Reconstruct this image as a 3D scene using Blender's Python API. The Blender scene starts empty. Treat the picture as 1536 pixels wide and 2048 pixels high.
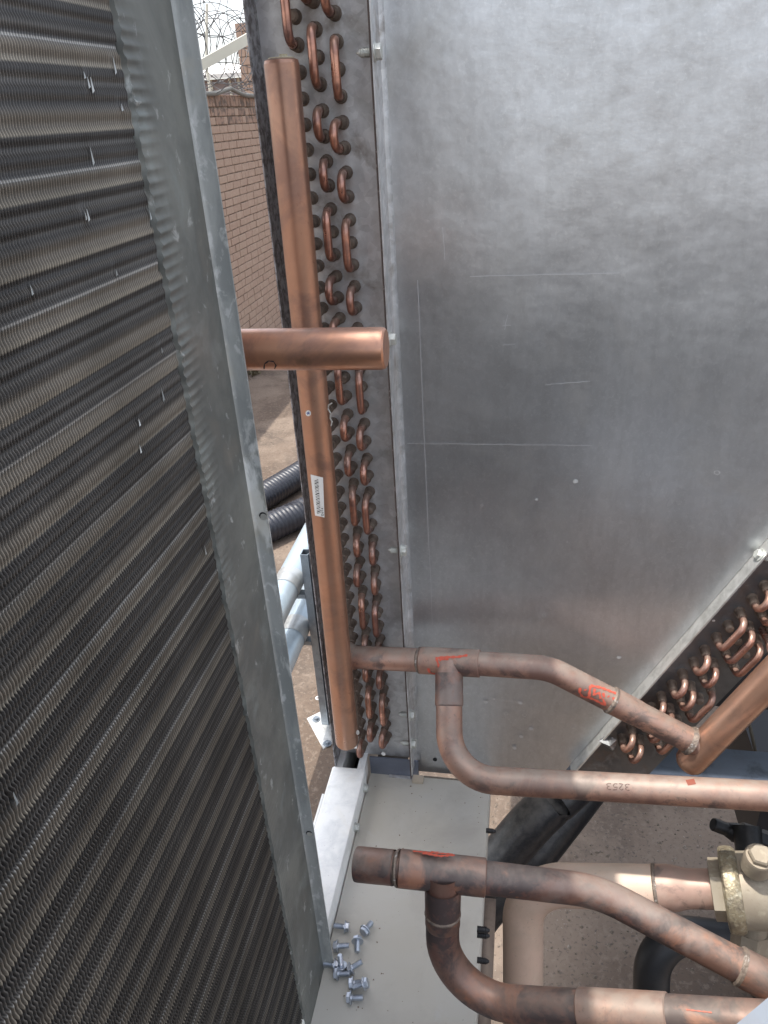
import bpy, bmesh, math, random
import numpy as np
from mathutils import Vector, Matrix
R = math.radians
rnd = random.Random(7)
S = bpy.context.scene
COL = S.collection

# ------------------------------------------------------------------ camera, sky, sun, exposure
F, CX, CY = 1500.0, 768.0, 1024.0
_d = Vector((950-CX, -(3854-CY), -F)).normalized()
_Z = -_d
_a = -7650-CX
_X = Vector((_a, (F*_d.z-_a*_d.x)/_d.y, -F)).normalized()
if _X.x < 0: _X = -_X
_Y = _Z.cross(_X)
M3 = Matrix((_X, _Y, _Z))          # camera -> world
cam = bpy.data.cameras.new('camera'); camo = bpy.data.objects.new('camera', cam)
COL.objects.link(camo); camo.matrix_world = M3.to_4x4()
cam.sensor_fit = 'VERTICAL'; cam.sensor_height = 36; cam.sensor_width = 27; cam.lens = F/2048*36
cam.clip_start = .02; cam.clip_end = 600
S.camera = camo

SUN_EL, SUN_AZ = 74.0, 263.0          # degrees; azimuth clockwise from +Y
W = bpy.data.worlds.new('World'); S.world = W; W.use_nodes = True
wn = W.node_tree.nodes; wl = W.node_tree.links
sky = wn.new('ShaderNodeTexSky'); sky.sky_type = 'NISHITA'; sky.sun_disc = False
sky.sun_elevation = R(SUN_EL); sky.sun_rotation = R(SUN_AZ); sky.dust_density = 3; sky.air_density = 1.0; sky.ozone_density = .6
hs_ = wn.new('ShaderNodeHueSaturation'); hs_.inputs['Saturation'].default_value = .42; hs_.inputs['Value'].default_value = 1.15   # thin high haze: a nearly white sky
wl.new(sky.outputs[0], hs_.inputs['Color']); wl.new(hs_.outputs[0], wn['Background'].inputs[0]); wn['Background'].inputs[1].default_value = .15
sl = bpy.data.lights.new('sun', 'SUN'); sl.energy = 2.1; sl.angle = R(.6); sl.color = (1, .95, .87)
so = bpy.data.objects.new('sun', sl); COL.objects.link(so)
sd = Vector((math.sin(R(SUN_AZ))*math.cos(R(SUN_EL)), math.cos(R(SUN_AZ))*math.cos(R(SUN_EL)), math.sin(R(SUN_EL))))
so.rotation_euler = sd.to_track_quat('Z', 'Y').to_euler(); so.location = sd*8
S.view_settings.view_transform = 'Standard'; S.view_settings.look = 'None'
S.view_settings.exposure = 1.3; S.view_settings.gamma = 1; S.view_settings.use_curve_mapping = False
S.render.engine = 'CYCLES'; S.cycles.max_bounces = 8

# ------------------------------------------------------------------ measuring helpers (pixel of the photograph -> point on a real plane)
def ray(px, py): return M3 @ Vector(((px-CX)/F, -(py-CY)/F, -1))
def onX(px, py, x): r = ray(px, py); return r*(x/r.x)
def onY(px, py, y): r = ray(px, py); return r*(y/r.y)
def onZ(px, py, z): r = ray(px, py); return r*(z/r.z)
def at(px, py, d): return ray(px, py)*d

# ------------------------------------------------------------------ mesh helpers
class MB:
    def __init__(s): s.v = []; s.f = []; s.m = []
    def add(s, vs, fs, mi=0):
        o = len(s.v); s.v += [tuple(v) for v in vs]; s.f += [tuple(i+o for i in f) for f in fs]; s.m += [mi]*len(fs)
    def box(s, a, b, mi=0):
        (x0, y0, z0), (x1, y1, z1) = a, b
        s.add([(x0,y0,z0),(x1,y0,z0),(x1,y1,z0),(x0,y1,z0),(x0,y0,z1),(x1,y0,z1),(x1,y1,z1),(x0,y1,z1)],
              [(0,3,2,1),(4,5,6,7),(0,1,5,4),(1,2,6,5),(2,3,7,6),(3,0,4,7)], mi)
    def hexa(s, p, mi=0):   # 8 corners, bottom 4 then top 4
        s.add(p, [(0,3,2,1),(4,5,6,7),(0,1,5,4),(1,2,6,5),(2,3,7,6),(3,0,4,7)], mi)
    def prism(s, poly, off, mi=0):
        n = len(poly); off = Vector(off); a = [Vector(p) for p in poly]; b = [p+off for p in a]
        s.add(a+b, [tuple(range(n))[::-1], tuple(range(n, 2*n))]+[(i, (i+1) % n, n+(i+1) % n, n+i) for i in range(n)], mi)
    def tube(s, pts, rad, n=20, cap=True, mi=0, flat=None):
        pts = [Vector(p) for p in pts]; k = len(pts)
        rad = rad if isinstance(rad, (list, tuple)) else [rad]*k
        o = len(s.v); t0 = (pts[1]-pts[0]).normalized()
        nn = t0.orthogonal().normalized()
        for i, p in enumerate(pts):
            if i == 0: t = t0
            elif i == k-1: t = (pts[-1]-pts[-2]).normalized()
            else:
                t = (pts[i+1]-pts[i]).normalized()+(pts[i]-pts[i-1]).normalized()
                t = t.normalized() if t.length > 1e-9 else (pts[i+1]-pts[i-1]).normalized()
            nn = (nn-t*nn.dot(t)).normalized(); bb = t.cross(nn)
            for j in range(n):
                a = 2*math.pi*j/n
                s.v.append(tuple(p+(nn*math.cos(a)+bb*math.sin(a))*rad[i]))
        for i in range(k-1):
            for j in range(n):
                s.f.append((o+i*n+j, o+i*n+(j+1) % n, o+(i+1)*n+(j+1) % n, o+(i+1)*n+j)); s.m.append(mi)
        if cap:
            s.f.append(tuple(o+j for j in range(n))[::-1]); s.m.append(mi)
            s.f.append(tuple(o+(k-1)*n+j for j in range(n))); s.m.append(mi)
    def mesh(s, name, mats, base=None, smooth=True, ang=35, uniq=None):
        me = bpy.data.meshes.new(name)
        v = s.v if base is None else [(x-base[0], y-base[1], z-base[2]) for x, y, z in s.v]
        me.from_pydata(v, [], s.f)
        for m in (mats if isinstance(mats, (list, tuple)) else [mats]): me.materials.append(m)
        me.polygons.foreach_set('material_index', s.m)
        me.validate()
        bm = bmesh.new(); bm.from_mesh(me); bmesh.ops.recalc_face_normals(bm, faces=bm.faces); bm.to_mesh(me); bm.free()
        if smooth:
            me.polygons.foreach_set('use_smooth', [True]*len(me.polygons)); me.set_sharp_from_angle(angle=R(ang))
        me.update(); return me

def tagit(o, label=None, cat=None, group=None, kind=None):
    if label: o['label'] = label
    if cat: o['category'] = cat
    if group: o['group'] = group
    if kind: o['kind'] = kind
    return o
def link(name, me, parent=None, mw=None):
    o = bpy.data.objects.new(name, me); COL.objects.link(o)
    if parent is not None:
        o.parent = parent; o.matrix_parent_inverse = Matrix.Translation(-WL[parent.name])
    if mw is not None: o.matrix_basis = mw
    return o
WL = {}
def thing(name, loc, label, cat, group=None):
    o = bpy.data.objects.new(name, None); COL.objects.link(o); o.location = loc; o.empty_display_size = .05
    WL[o.name] = Vector(loc); return tagit(o, label, cat, group)
def part(mb, name, mats, parent, **k):          # geometry is in world coordinates
    o = link(name, mb.mesh(name, mats, **k), parent); WL[o.name] = Vector((0, 0, 0))
    return o
def solo(mb, name, mats, label=None, cat=None, group=None, kind=None, **k):
    v = np.array(mb.v); b = ((v[:,0].min()+v[:,0].max())/2, (v[:,1].min()+v[:,1].max())/2, v[:,2].min())
    o = link(name, mb.mesh(name, mats, base=b, **k)); o.location = b
    return tagit(o, label, cat, group, kind)
def subpart(mb, name, mats, parent, **k):        # parent is itself a part (its own matrix is the world)
    o = bpy.data.objects.new(name, mb.mesh(name, mats, **k)); COL.objects.link(o)
    o.parent = parent; return o
def fillet(P, rads, seg=8):
    P = [Vector(p) for p in P]; out = [P[0]]
    for i in range(1, len(P)-1):
        a = (P[i-1]-P[i]).normalized(); b = (P[i+1]-P[i]).normalized(); r = rads[i-1]
        th = a.angle(b); d = r/math.tan(th/2); bis = (a+b).normalized(); c = P[i]+bis*(r/math.sin(th/2))
        s0 = P[i]+a*d-c; s1 = P[i]+b*d-c; tot = s0.angle(s1); ax = s0.cross(s1).normalized()
        for k in range(seg+1): out.append(c+Matrix.Rotation(tot*k/seg, 3, ax)@s0)
    out.append(P[-1]); return out
def dense(P, step):
    out = [P[0]]
    for a, b in zip(P, P[1:]):
        n = max(1, int((b-a).length/step))
        for i in range(1, n+1): out.append(a.lerp(b, i/n))
    return out

# ------------------------------------------------------------------ materials
def mat(name, base, rough=.5, metal=0., layers=(), bump=None, rvar=None, top=None, objvar=None, coord='Object', stretch=None, spec=None, spangle=None):
    """layers: (colour, scale, lo, hi, amount, metal or None, stretch or None)"""
    m = bpy.data.materials.new(name); m.use_nodes = True; nt = m.node_tree; N = nt.nodes; L = nt.links
    b = N['Principled BSDF']; b.inputs['Roughness'].default_value = rough; b.inputs['Metallic'].default_value = metal
    if spec is not None: b.inputs['Specular IOR Level'].default_value = spec
    tc = N.new('ShaderNodeTexCoord'); vec = tc.outputs[coord]
    oi = N.new('ShaderNodeObjectInfo')
    ad = N.new('ShaderNodeVectorMath'); ad.operation = 'MULTIPLY_ADD'; L.new(oi.outputs['Random'], ad.inputs[0]); ad.inputs[1].default_value = (17, 31, 13); L.new(vec, ad.inputs[2]); vec = ad.outputs[0]
    def mp(st):
        if not st: return vec
        q = N.new('ShaderNodeMapping'); q.inputs['Scale'].default_value = st; L.new(vec, q.inputs[0]); return q.outputs[0]
    def mixc(f, a, c):
        x = N.new('ShaderNodeMix'); x.data_type = 'RGBA'; L.new(f, x.inputs[0])
        for v, i in ((a, 6), (c, 7)):
            if isinstance(v, tuple): x.inputs[i].default_value = (*v, 1)
            else: L.new(v, x.inputs[i])
        return x.outputs[2]
    def mth(op, a, c):
        x = N.new('ShaderNodeMath'); x.operation = op
        for i, v in enumerate((a, c)):
            if isinstance(v, (int, float)): x.inputs[i].default_value = v
            else: L.new(v, x.inputs[i])
        return x.outputs[0]
    col = base; met = None
    if objvar:
        col = mixc(oi.outputs['Random'], base, objvar)
    for lay in layers:
        c, sc, lo, hi, am = lay[:5]; mt = lay[5] if len(lay) > 5 else None; st = lay[6] if len(lay) > 6 else stretch
        n = N.new('ShaderNodeTexNoise'); n.inputs['Scale'].default_value = sc; n.inputs['Detail'].default_value = 6; n.inputs['Roughness'].default_value = .62; n.inputs['Distortion'].default_value = .4
        L.new(mp(st), n.inputs['Vector'])
        r = N.new('ShaderNodeMapRange'); r.inputs[1].default_value = lo; r.inputs[2].default_value = hi; r.inputs[4].default_value = am; L.new(n.outputs[0], r.inputs[0])
        col = mixc(r.outputs[0], col, c)
        if mt is not None:
            x = N.new('ShaderNodeMix'); L.new(r.outputs[0], x.inputs[0])
            if met is None: x.inputs[2].default_value = metal
            else: L.new(met, x.inputs[2])
            x.inputs[3].default_value = mt; met = x.outputs[0]
        if rvar and lay is layers[0]:
            q = N.new('ShaderNodeMapRange'); q.inputs[1].default_value = .3; q.inputs[2].default_value = .7; q.inputs[3].default_value = rvar[0]; q.inputs[4].default_value = rvar[1]
            L.new(n.outputs[0], q.inputs[0]); L.new(q.outputs[0], b.inputs['Roughness'])
    if spangle:  # zinc crystals: each a slightly different grey and gloss
        vo = N.new('ShaderNodeTexVoronoi'); vo.inputs['Scale'].default_value = spangle[0]; L.new(mp(spangle[2]), vo.inputs['Vector'])
        sv_ = N.new('ShaderNodeSeparateColor'); L.new(vo.outputs['Color'], sv_.inputs[0])
        q = N.new('ShaderNodeMapRange'); q.inputs[3].default_value = 1-spangle[1]; q.inputs[4].default_value = 1+spangle[1]; L.new(sv_.outputs[0], q.inputs[0])
        vm = N.new('ShaderNodeVectorMath'); vm.operation = 'SCALE'; L.new(col, vm.inputs[0]); L.new(q.outputs[0], vm.inputs['Scale']); col = vm.outputs[0]
    if top:      # settled dust lying on what faces up; on black_rubber a painted highlight
        g = N.new('ShaderNodeNewGeometry'); sx = N.new('ShaderNodeSeparateXYZ'); L.new(g.outputs['Normal'], sx.inputs[0])
        r = N.new('ShaderNodeMapRange'); r.inputs[1].default_value = top[1]; r.inputs[2].default_value = 1; r.inputs[4].default_value = top[2]; L.new(sx.outputs[2], r.inputs[0])
        n = N.new('ShaderNodeTexNoise'); n.inputs['Scale'].default_value = 60; n.inputs['Detail'].default_value = 5; L.new(vec, n.inputs['Vector'])
        q = N.new('ShaderNodeMapRange'); q.inputs[1].default_value = .35; q.inputs[2].default_value = .6; q.inputs[3].default_value = .45; L.new(n.outputs[0], q.inputs[0])
        f = mth('MULTIPLY', r.outputs[0], q.outputs[0]); col = mixc(f, col, top[0])
        x = N.new('ShaderNodeMix'); L.new(f, x.inputs[0])
        if met is None: x.inputs[2].default_value = metal
        else: L.new(met, x.inputs[2])
        x.inputs[3].default_value = .1; met = x.outputs[0]
    if isinstance(col, tuple): b.inputs['Base Color'].default_value = (*col, 1)
    else: L.new(col, b.inputs['Base Color'])
    if met is not None: L.new(met, b.inputs['Metallic'])
    if bump:
        prev = None
        for sc, st, dist in bump:
            n = N.new('ShaderNodeTexNoise'); n.inputs['Scale'].default_value = sc; n.inputs['Detail'].default_value = 5; L.new(vec, n.inputs['Vector'])
            bp = N.new('ShaderNodeBump'); bp.inputs['Strength'].default_value = st; bp.inputs['Distance'].default_value = dist; L.new(n.outputs[0], bp.inputs['Height'])
            if prev: L.new(prev, bp.inputs['Normal'])
            prev = bp.outputs[0]
        L.new(prev, b.inputs['Normal'])
    m.diffuse_color = (*base, 1)
    return m

DUST = (.29, .245, .205)
M_cop = mat('copper_clean', (.52, .29, .195), .36, .75, [((.40, .22, .145), 9, .42, .6, .85), ((.26, .155, .125), 16, .52, .64, .75), ((.45, .30, .23), 6, .45, .7, .7), ((.26, .16, .13), 3.5, .5, .66, .6, None, (1, 1, .5)), ((.22, .10, .07), 160, .62, .75, .5)], bump=[(400, .04, .0004)], rvar=(.27, .46), top=((.42, .35, .29), .4, .35))
M_copd = mat('copper_dirty', (.40, .235, .175), .42, .6, [((.21, .12, .098), 12, .44, .56, .9, .45), ((.095, .065, .06), 20, .54, .62, .9, .25), ((.46, .25, .165), 11, .54, .68, .7), ((.10, .07, .055), 190, .58, .7, .7, .2)], bump=[(300, .08, .0005)], rvar=(.36, .6), top=(DUST, .1, .9))
M_copb = mat('copper_burnt', (.22, .128, .10), .42, .5, [((.06, .045, .045), 13, .46, .54, .95, .2), ((.36, .165, .10), 17, .56, .64, .85), ((.22, .175, .155), 9, .55, .64, .7, .1), ((.18, .085, .065), 60, .52, .66, .7)], bump=[(300, .1, .0005)], rvar=(.35, .62), top=(DUST, .3, .5))
M_bend = mat('copper_bend', (.62, .32, .225), .27, .78, [((.28, .15, .12), 60, .4, .6, .8), ((.12, .07, .07), 45, .55, .7, .8, .4)], objvar=(.40, .21, .165), rvar=(.24, .42), top=((.33, .27, .22), .1, .7))
M_sleeve = mat('copper_sleeve', (.235, .185, .145), .6, .2, [((.12, .085, .065), 90, .48, .66, .8), ((.30, .25, .2), 70, .55, .7, .6)], objvar=(.18, .135, .105), bump=[(500, .2, .0004)])
M_stub = mat('copper_stub', (.64, .34, .22), .3, .8, [((.36, .20, .15), 9, .46, .56, .9, .6), ((.60, .30, .20), 10, .55, .66, .85), ((.20, .13, .09), 30, .6, .7, .6)], rvar=(.24, .42), top=((.42, .36, .34), .5, .25))
M_pink = mat('copper_pink', (.46, .29, .23), .5, .3, [((.30, .2, .165), 12, .46, .6, .85), ((.52, .38, .31), 20, .5, .7, .7), ((.10, .08, .075), 16, .58, .66, .8)], top=(DUST, .2, .5), bump=[(300, .05, .0004)])
M_galv = mat('galvanised_plate', (.54, .55, .56), .42, .65, [((.66, .67, .68), 60, .45, .6, .6), ((.38, .38, .37), 9, .5, .66, .8, .35), ((.22, .185, .15), 20, .56, .70, .8, .15), ((.62, .63, .62), 240, .6, .7, .5)], bump=[(260, .12, .0006)], rvar=(.33, .55), spangle=(120, .10, None))
M_panel = mat('galvanised_sheet', (.56, .575, .595), .4, .9, [((.66, .67, .68), 3, .38, .62, .5, None, (1, 1, .4)), ((.48, .49, .50), 26, .44, .64, .42, None, (2.2, 1, .5)), ((.68, .69, .70), 300, .54, .64, .5), ((.42, .415, .40), 6, .52, .66, .6, .65)], bump=[(260, .14, .0005), (40, .12, .0006), (3.0, .8, .010)], rvar=(.30, .40), spangle=(190, .035, (1, 1, .7)))
M_strip = mat('bright_galvanised', (.88, .88, .85), .3, .75, [((.5, .5, .47), 40, .45, .65, .7), ((.75, .74, .70), 18, .5, .65, .6)], bump=[(300, .08, .0004)])
M_frame = mat('aged_zinc', (.27, .28, .26), .5, .6, [((.15, .16, .155), 9, .42, .60, .85), ((.31, .34, .33), 22, .55, .7, .7), ((.50, .52, .51), 45, .62, .68, .7, .2), ((.30, .27, .22), 9, .56, .75, .5, .3)], bump=[(350, .1, .0005)], rvar=(.42, .6))
M_frameb = mat('zinc_edge', (.40, .42, .415), .5, .4, [((.27, .29, .29), 34, .42, .56, .85, None, (1, 1, .3)), ((.66, .68, .67), 26, .53, .60, .85, .1, (1, 1, .28)), ((.40, .37, .29), 10, .56, .68, .6), ((.58, .60, .60), 120, .56, .64, .6, .1, (1, 1, .6))], bump=[(250, .2, .0006)])
M_rust = mat('rusty_edge', (.42, .43, .45), .7, .3, [((.09, .075, .07), 120, .4, .6, .8), ((.42, .40, .38), 160, .56, .66, .8)])
M_white = mat('zinc_rail', (.84, .85, .83), .5, .1, [((.66, .68, .68), 30, .45, .65, .8), ((.74, .72, .64), 12, .5, .7, .7), ((.3, .3, .29), 240, .66, .72, .7)], bump=[(300, .1, .0005)])
M_whited = mat('zinc_rail_side', (.27, .27, .255), .55, .35, [((.19, .18, .17), 30, .45, .65, .8), ((.36, .35, .32), 60, .5, .7, .5)])
M_cover = mat('grey_paint', (.415, .395, .345), .48, 0, [((.44, .435, .405), 5, .4, .65, .8), ((.34, .32, .29), 11, .5, .7, .7), ((.16, .13, .11), 260, .68, .73, .8), ((.44, .44, .42), 40, .64, .74, .5)], bump=[(90, .04, .0006)], rvar=(.4, .55))
M_dark = mat('dark_void', (.014, .014, .016), .8)
M_body = mat('fin_block', (.05, .05, .05), .6, .4, [((.09, .085, .075), 50, .4, .6, .8)])
M_beam = mat('blue_grey_beam', (.20, .235, .275), .4, .55, [((.17, .19, .215), 14, .45, .65, .7), ((.06, .07, .08), 22, .5, .7, .7)], bump=[(200, .1, .0005)])
M_blk = mat('black_rubber', (.025, .026, .03), .36, 0, [((.06, .06, .062), 60, .45, .7, .7), ((.05, .048, .045), 240, .5, .65, .8)], bump=[(300, .4, .001)], top=((.22, .205, .185), .45, .85))  # pale top paints a highlight that rounds the hoses
M_blks = mat('black_foam', (.018, .019, .021), .5, 0, [((.035, .036, .038), 20, .4, .7, .8)], bump=[(200, .15, .0006)])
M_corr = mat('black_corrugated', (.016, .018, .026), .42, 0, [((.03, .033, .045), 30, .4, .7, .8)], top=((.07, .075, .09), .5, .5))
M_clad = mat('pipe_cladding', (.42, .50, .56), .42, .45, [((.35, .43, .49), 6, .4, .65, .8), ((.52, .60, .66), 14, .52, .7, .6)], rvar=(.35, .5))
M_band = mat('foil_band', (.50, .52, .52), .4, .6, [((.38, .40, .41), 30, .4, .65, .8)])
M_strut = mat('steel_strut', (.27, .31, .35), .42, .7, [((.19, .21, .24), 20, .45, .65, .8), ((.4, .44, .48), 50, .55, .7, .5)])
M_bolt = mat('zinc_bolt', (.50, .54, .60), .34, .85, [((.36, .39, .44), 90, .45, .65, .8)], bump=[(600, .1, .0004)])
M_boltw = mat('white_screw', (.56, .58, .55), .45, .45, [((.4, .42, .38), 120, .5, .7, .8)])
M_boltd = mat('black_screw', (.03, .03, .032), .5, .5)
M_beige = mat('dusty_lagging', (.64, .47, .37), .55, .05, [((.52, .40, .31), 9, .45, .65, .8), ((.68, .53, .43), 22, .5, .7, .7), ((.30, .24, .2), 220, .62, .7, .6)], bump=[(160, .15, .0008)], top=((.52, .47, .39), .4, .5))
M_brass = mat('dusty_brass', (.36, .315, .245), .55, .25, [((.31, .26, .20), 26, .42, .6, .8), ((.50, .45, .34), 50, .55, .7, .6), ((.2, .17, .12), 200, .6, .7, .5)], bump=[(260, .15, .0006)])
M_brassw = mat('weld_brass', (.33, .28, .19), .45, .5, [((.50, .46, .35), 140, .5, .62, .8), ((.16, .13, .1), 60, .5, .65, .8)], bump=[(220, .8, .002)])
M_solder = mat('solder', (.22, .175, .14), .55, .3, [((.12, .1, .09), 120, .48, .6, .85), ((.60, .58, .55), 90, .60, .68, .8)], bump=[(260, .9, .0015)])
M_red = mat('red_crayon', (.50, .085, .05), .7, 0, [((.55, .12, .07), 260, .5, .64, .7)])
M_ink = mat('black_marker', (.035, .028, .03), .6)
M_ink2 = mat('faded_marker', (.12, .075, .06), .6)
M_lab = mat('paper_label', (.74, .74, .71), .5, 0, [((.66, .66, .63), 60, .5, .7, .7)])
M_print = mat('label_print', (.02, .02, .02), .6)
M_brick = mat('brick_clay', (.36, .255, .19), .85, 0, [((.33, .22, .165), 8, .42, .62, .8), ((.46, .33, .255), 30, .5, .7, .6)], objvar=(.325, .225, .165), bump=[(70, .4, .003)])
M_brickd = mat('brick_stained', (.26, .165, .12), .88, 0, [((.10, .075, .06), 14, .45, .6, .9), ((.36, .25, .18), 20, .56, .7, .7)], objvar=(.32, .21, .155), bump=[(70, .4, .003)])
M_mort = mat('mortar', (.30, .225, .17), .95, 0, [((.12, .085, .06), 12, .42, .55, .9), ((.42, .33, .26), 7, .58, .7, .8)], bump=[(120, .5, .003)])
M_conc = mat('yard_concrete', (.115, .083, .062), .92, 0, [((.21, .163, .127), 1.6, .45, .6, .8), ((.08, .062, .05), 2.6, .5, .66, .75), ((.22, .175, .14), 40, .52, .66, .6), ((.075, .062, .052), 75, .56, .66, .8), ((.40, .36, .32), 110, .66, .72, .7)], bump=[(60, .5, .004), (8, .3, .01)])
M_roof = mat('pale_roof', (.62, .60, .56), .7); M_plum = mat('far_plaster', (.30, .25, .245), .8, 0, [((.24, .2, .2), 1, .4, .6, .8)])
M_wire = mat('razor_steel', (.10, .098, .10), .6, .3)
M_barm = mat('cream_paint', (.62, .60, .50), .5, 0, [((.5, .48, .4), 3, .45, .65, .6)])
M_cable = mat('grey_cable', (.15, .145, .13), .7)
M_leaf = mat('dry_leaf', (.12, .10, .055), .8)
M_fold = mat('folded_tape', (.30, .31, .31), .35, .5, [((.14, .14, .14), 60, .45, .6, .8)])

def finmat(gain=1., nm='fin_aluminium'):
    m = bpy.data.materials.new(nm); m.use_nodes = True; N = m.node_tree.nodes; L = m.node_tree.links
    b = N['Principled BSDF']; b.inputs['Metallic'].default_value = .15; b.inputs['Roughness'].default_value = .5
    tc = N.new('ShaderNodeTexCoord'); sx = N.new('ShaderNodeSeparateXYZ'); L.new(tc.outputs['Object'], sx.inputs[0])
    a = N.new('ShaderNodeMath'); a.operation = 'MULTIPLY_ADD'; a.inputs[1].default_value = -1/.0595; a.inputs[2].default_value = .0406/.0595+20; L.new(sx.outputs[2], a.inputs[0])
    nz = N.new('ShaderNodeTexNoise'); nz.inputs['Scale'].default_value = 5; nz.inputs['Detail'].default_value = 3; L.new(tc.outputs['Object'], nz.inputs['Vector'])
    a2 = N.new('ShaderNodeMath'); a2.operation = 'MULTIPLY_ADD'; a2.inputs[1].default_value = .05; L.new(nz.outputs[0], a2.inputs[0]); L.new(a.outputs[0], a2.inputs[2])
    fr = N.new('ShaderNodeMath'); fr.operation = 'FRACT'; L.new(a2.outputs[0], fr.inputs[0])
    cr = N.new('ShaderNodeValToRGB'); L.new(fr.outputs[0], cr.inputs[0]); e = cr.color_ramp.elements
    dk = (.085, .082, .080); md = (.150, .142, .132); dt = (.265, .235, .195); hi = (.42, .38, .31)  # band tones: dirt plus light off the corrugation, painted in
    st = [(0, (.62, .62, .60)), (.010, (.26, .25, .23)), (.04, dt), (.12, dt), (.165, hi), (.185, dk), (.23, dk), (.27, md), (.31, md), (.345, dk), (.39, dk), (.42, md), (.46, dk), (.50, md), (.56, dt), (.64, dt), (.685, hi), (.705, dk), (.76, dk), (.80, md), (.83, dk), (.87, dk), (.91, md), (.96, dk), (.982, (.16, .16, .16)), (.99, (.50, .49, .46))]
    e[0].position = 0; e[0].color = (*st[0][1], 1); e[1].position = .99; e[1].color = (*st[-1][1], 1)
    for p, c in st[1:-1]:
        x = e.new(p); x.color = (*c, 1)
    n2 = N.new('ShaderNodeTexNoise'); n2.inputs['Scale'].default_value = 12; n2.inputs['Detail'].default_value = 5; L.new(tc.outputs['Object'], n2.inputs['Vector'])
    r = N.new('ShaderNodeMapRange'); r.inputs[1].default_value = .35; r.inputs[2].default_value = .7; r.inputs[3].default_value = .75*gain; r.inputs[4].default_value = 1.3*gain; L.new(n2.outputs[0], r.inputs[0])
    dz = N.new('ShaderNodeMapRange'); dz.inputs[1].default_value = -.65; dz.inputs[2].default_value = .02; dz.inputs[3].default_value = .55; dz.inputs[4].default_value = 1.35; L.new(sx.outputs[2], dz.inputs[0])   # shade painted in: fins darken downwards, paler at the top
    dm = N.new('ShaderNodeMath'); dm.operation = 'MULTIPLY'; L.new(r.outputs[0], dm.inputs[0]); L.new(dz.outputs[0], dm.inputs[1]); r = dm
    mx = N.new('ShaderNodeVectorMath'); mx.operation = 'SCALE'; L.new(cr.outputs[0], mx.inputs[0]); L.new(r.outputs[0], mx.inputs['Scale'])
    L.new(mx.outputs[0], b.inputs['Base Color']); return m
M_fin = finmat(.72); M_fins = finmat(.44, 'fin_side_painted_shade')  # fin sides get a darkened copy, painting shade into the gaps

# ================================================================== SETTING
GZ = -2.44
g = MB(); n = 60
g.add([(-300, -300, GZ), (300, -300, GZ), (300, 300, GZ), (-300, 300, GZ)], [(0, 1, 2, 3)])
solo(g, 'ground', M_conc, kind='structure', label='dusty concrete yard')
# low relief stones and grit lying on the ground seen through the pipework
g = MB()
for i in range(4200):
    if i % 3: x, y = rnd.uniform(-.1, 1.9), rnd.uniform(.6, 2.6)
    else: x, y = rnd.uniform(-2.6, -.5), rnd.uniform(1.6, 7)
    s = rnd.choice((.002, .003, .003, .004, .004, .006, .006, .009)); h = s*.7
    g.add([(x+s*math.cos(a+i)*rnd.uniform(.7, 1.2), y+s*math.sin(a+i)*rnd.uniform(.7, 1.2), GZ) for a in (0, 1.57, 3.14, 4.7)]+[(x, y, GZ+h)], [(0, 1, 4), (1, 2, 4), (2, 3, 4), (3, 0, 4)])
solo(g, 'grit', mat('grit_stone', (.15, .12, .095), .9, 0, [((.36, .32, .27), 3, .55, .65, .8)]), kind='stuff', label='loose grit on the concrete', smooth=False)

# brick wall (face plane X = -3, runs along Y)
WX = -3.0; WT = .262; Y0, Y1 = 3.0, 16.0
wall = thing('brick_wall', (WX-.11, 9, GZ), 'brown brick yard wall with upright brick coping below razor wire', 'wall')
b = MB(); b.box((WX-.215, Y0, GZ), (WX-.012, Y1, WT-.11)); b.box((WX-.21, Y0, WT-.11), (WX-.016, Y1, WT-.008)); part(b, 'mortar_bed', M_mort, wall)
def brickmesh(l, h, d=.1, name='brick', m=M_brick):
    mb = MB(); k = .004
    x0, x1 = 0, -d
    mb.add([(0, k, k), (0, l-k, k), (0, l-k, h-k), (0, k, h-k), (-k, 0, 0), (-k, l, 0), (-k, l, h), (-k, 0, h), (-d, 0, 0), (-d, l, 0), (-d, l, h), (-d, 0, h)],
           [(0, 1, 2, 3), (4, 5, 1, 0), (5, 6, 2, 1), (6, 7, 3, 2), (7, 4, 0, 3), (4, 8, 9, 5), (5, 9, 10, 6), (6, 10, 11, 7), (7, 11, 8, 4)])
    return mb
CH = .0745
me_st = brickmesh(.215, CH-.009).mesh('brick', M_brick, smooth=False)
me_hd = brickmesh(.103, CH-.009).mesh('brick_half', M_brick, smooth=False)
me_std = brickmesh(.215, CH-.009).mesh('brick_stained', M_brickd, smooth=False)
me_rl = brickmesh(.072, .102, .2).mesh('brick_on_edge', M_brickd, smooth=False)
cand = []; stuffb = MB()
y = Y0
while y < Y1-.1:
    cand.append((y, WT-.102, .072, .102, me_rl)); y += .083
z = WT-.11; row = 0
while z > GZ:
    z -= CH; y = Y0+rnd.uniform(0, .11)+(.11 if row % 2 else 0)
    while y < Y1-.23:
        half = rnd.random() < .16
        cand.append((y, z, .103 if half else .215, CH-.009, me_hd if half else (me_std if row < 2 else me_st))); y += .112 if half else .224
    row += 1
def proj(p):
    c = M3.transposed() @ Vector(p); return CX-F*c.x/c.z, CY+F*c.y/c.z
vis = []
rest = []
for c in cand:
    u, v = proj((WX, c[0]+c[2]/2, c[1]+c[3]/2))
    lft = 395+.144*v*.98; rgt = 497+.1167*v
    (vis if lft-4 < u < rgt+4 and v < 770 else rest).append((c, v))
vis.sort(key=lambda t: t[1])
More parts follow.
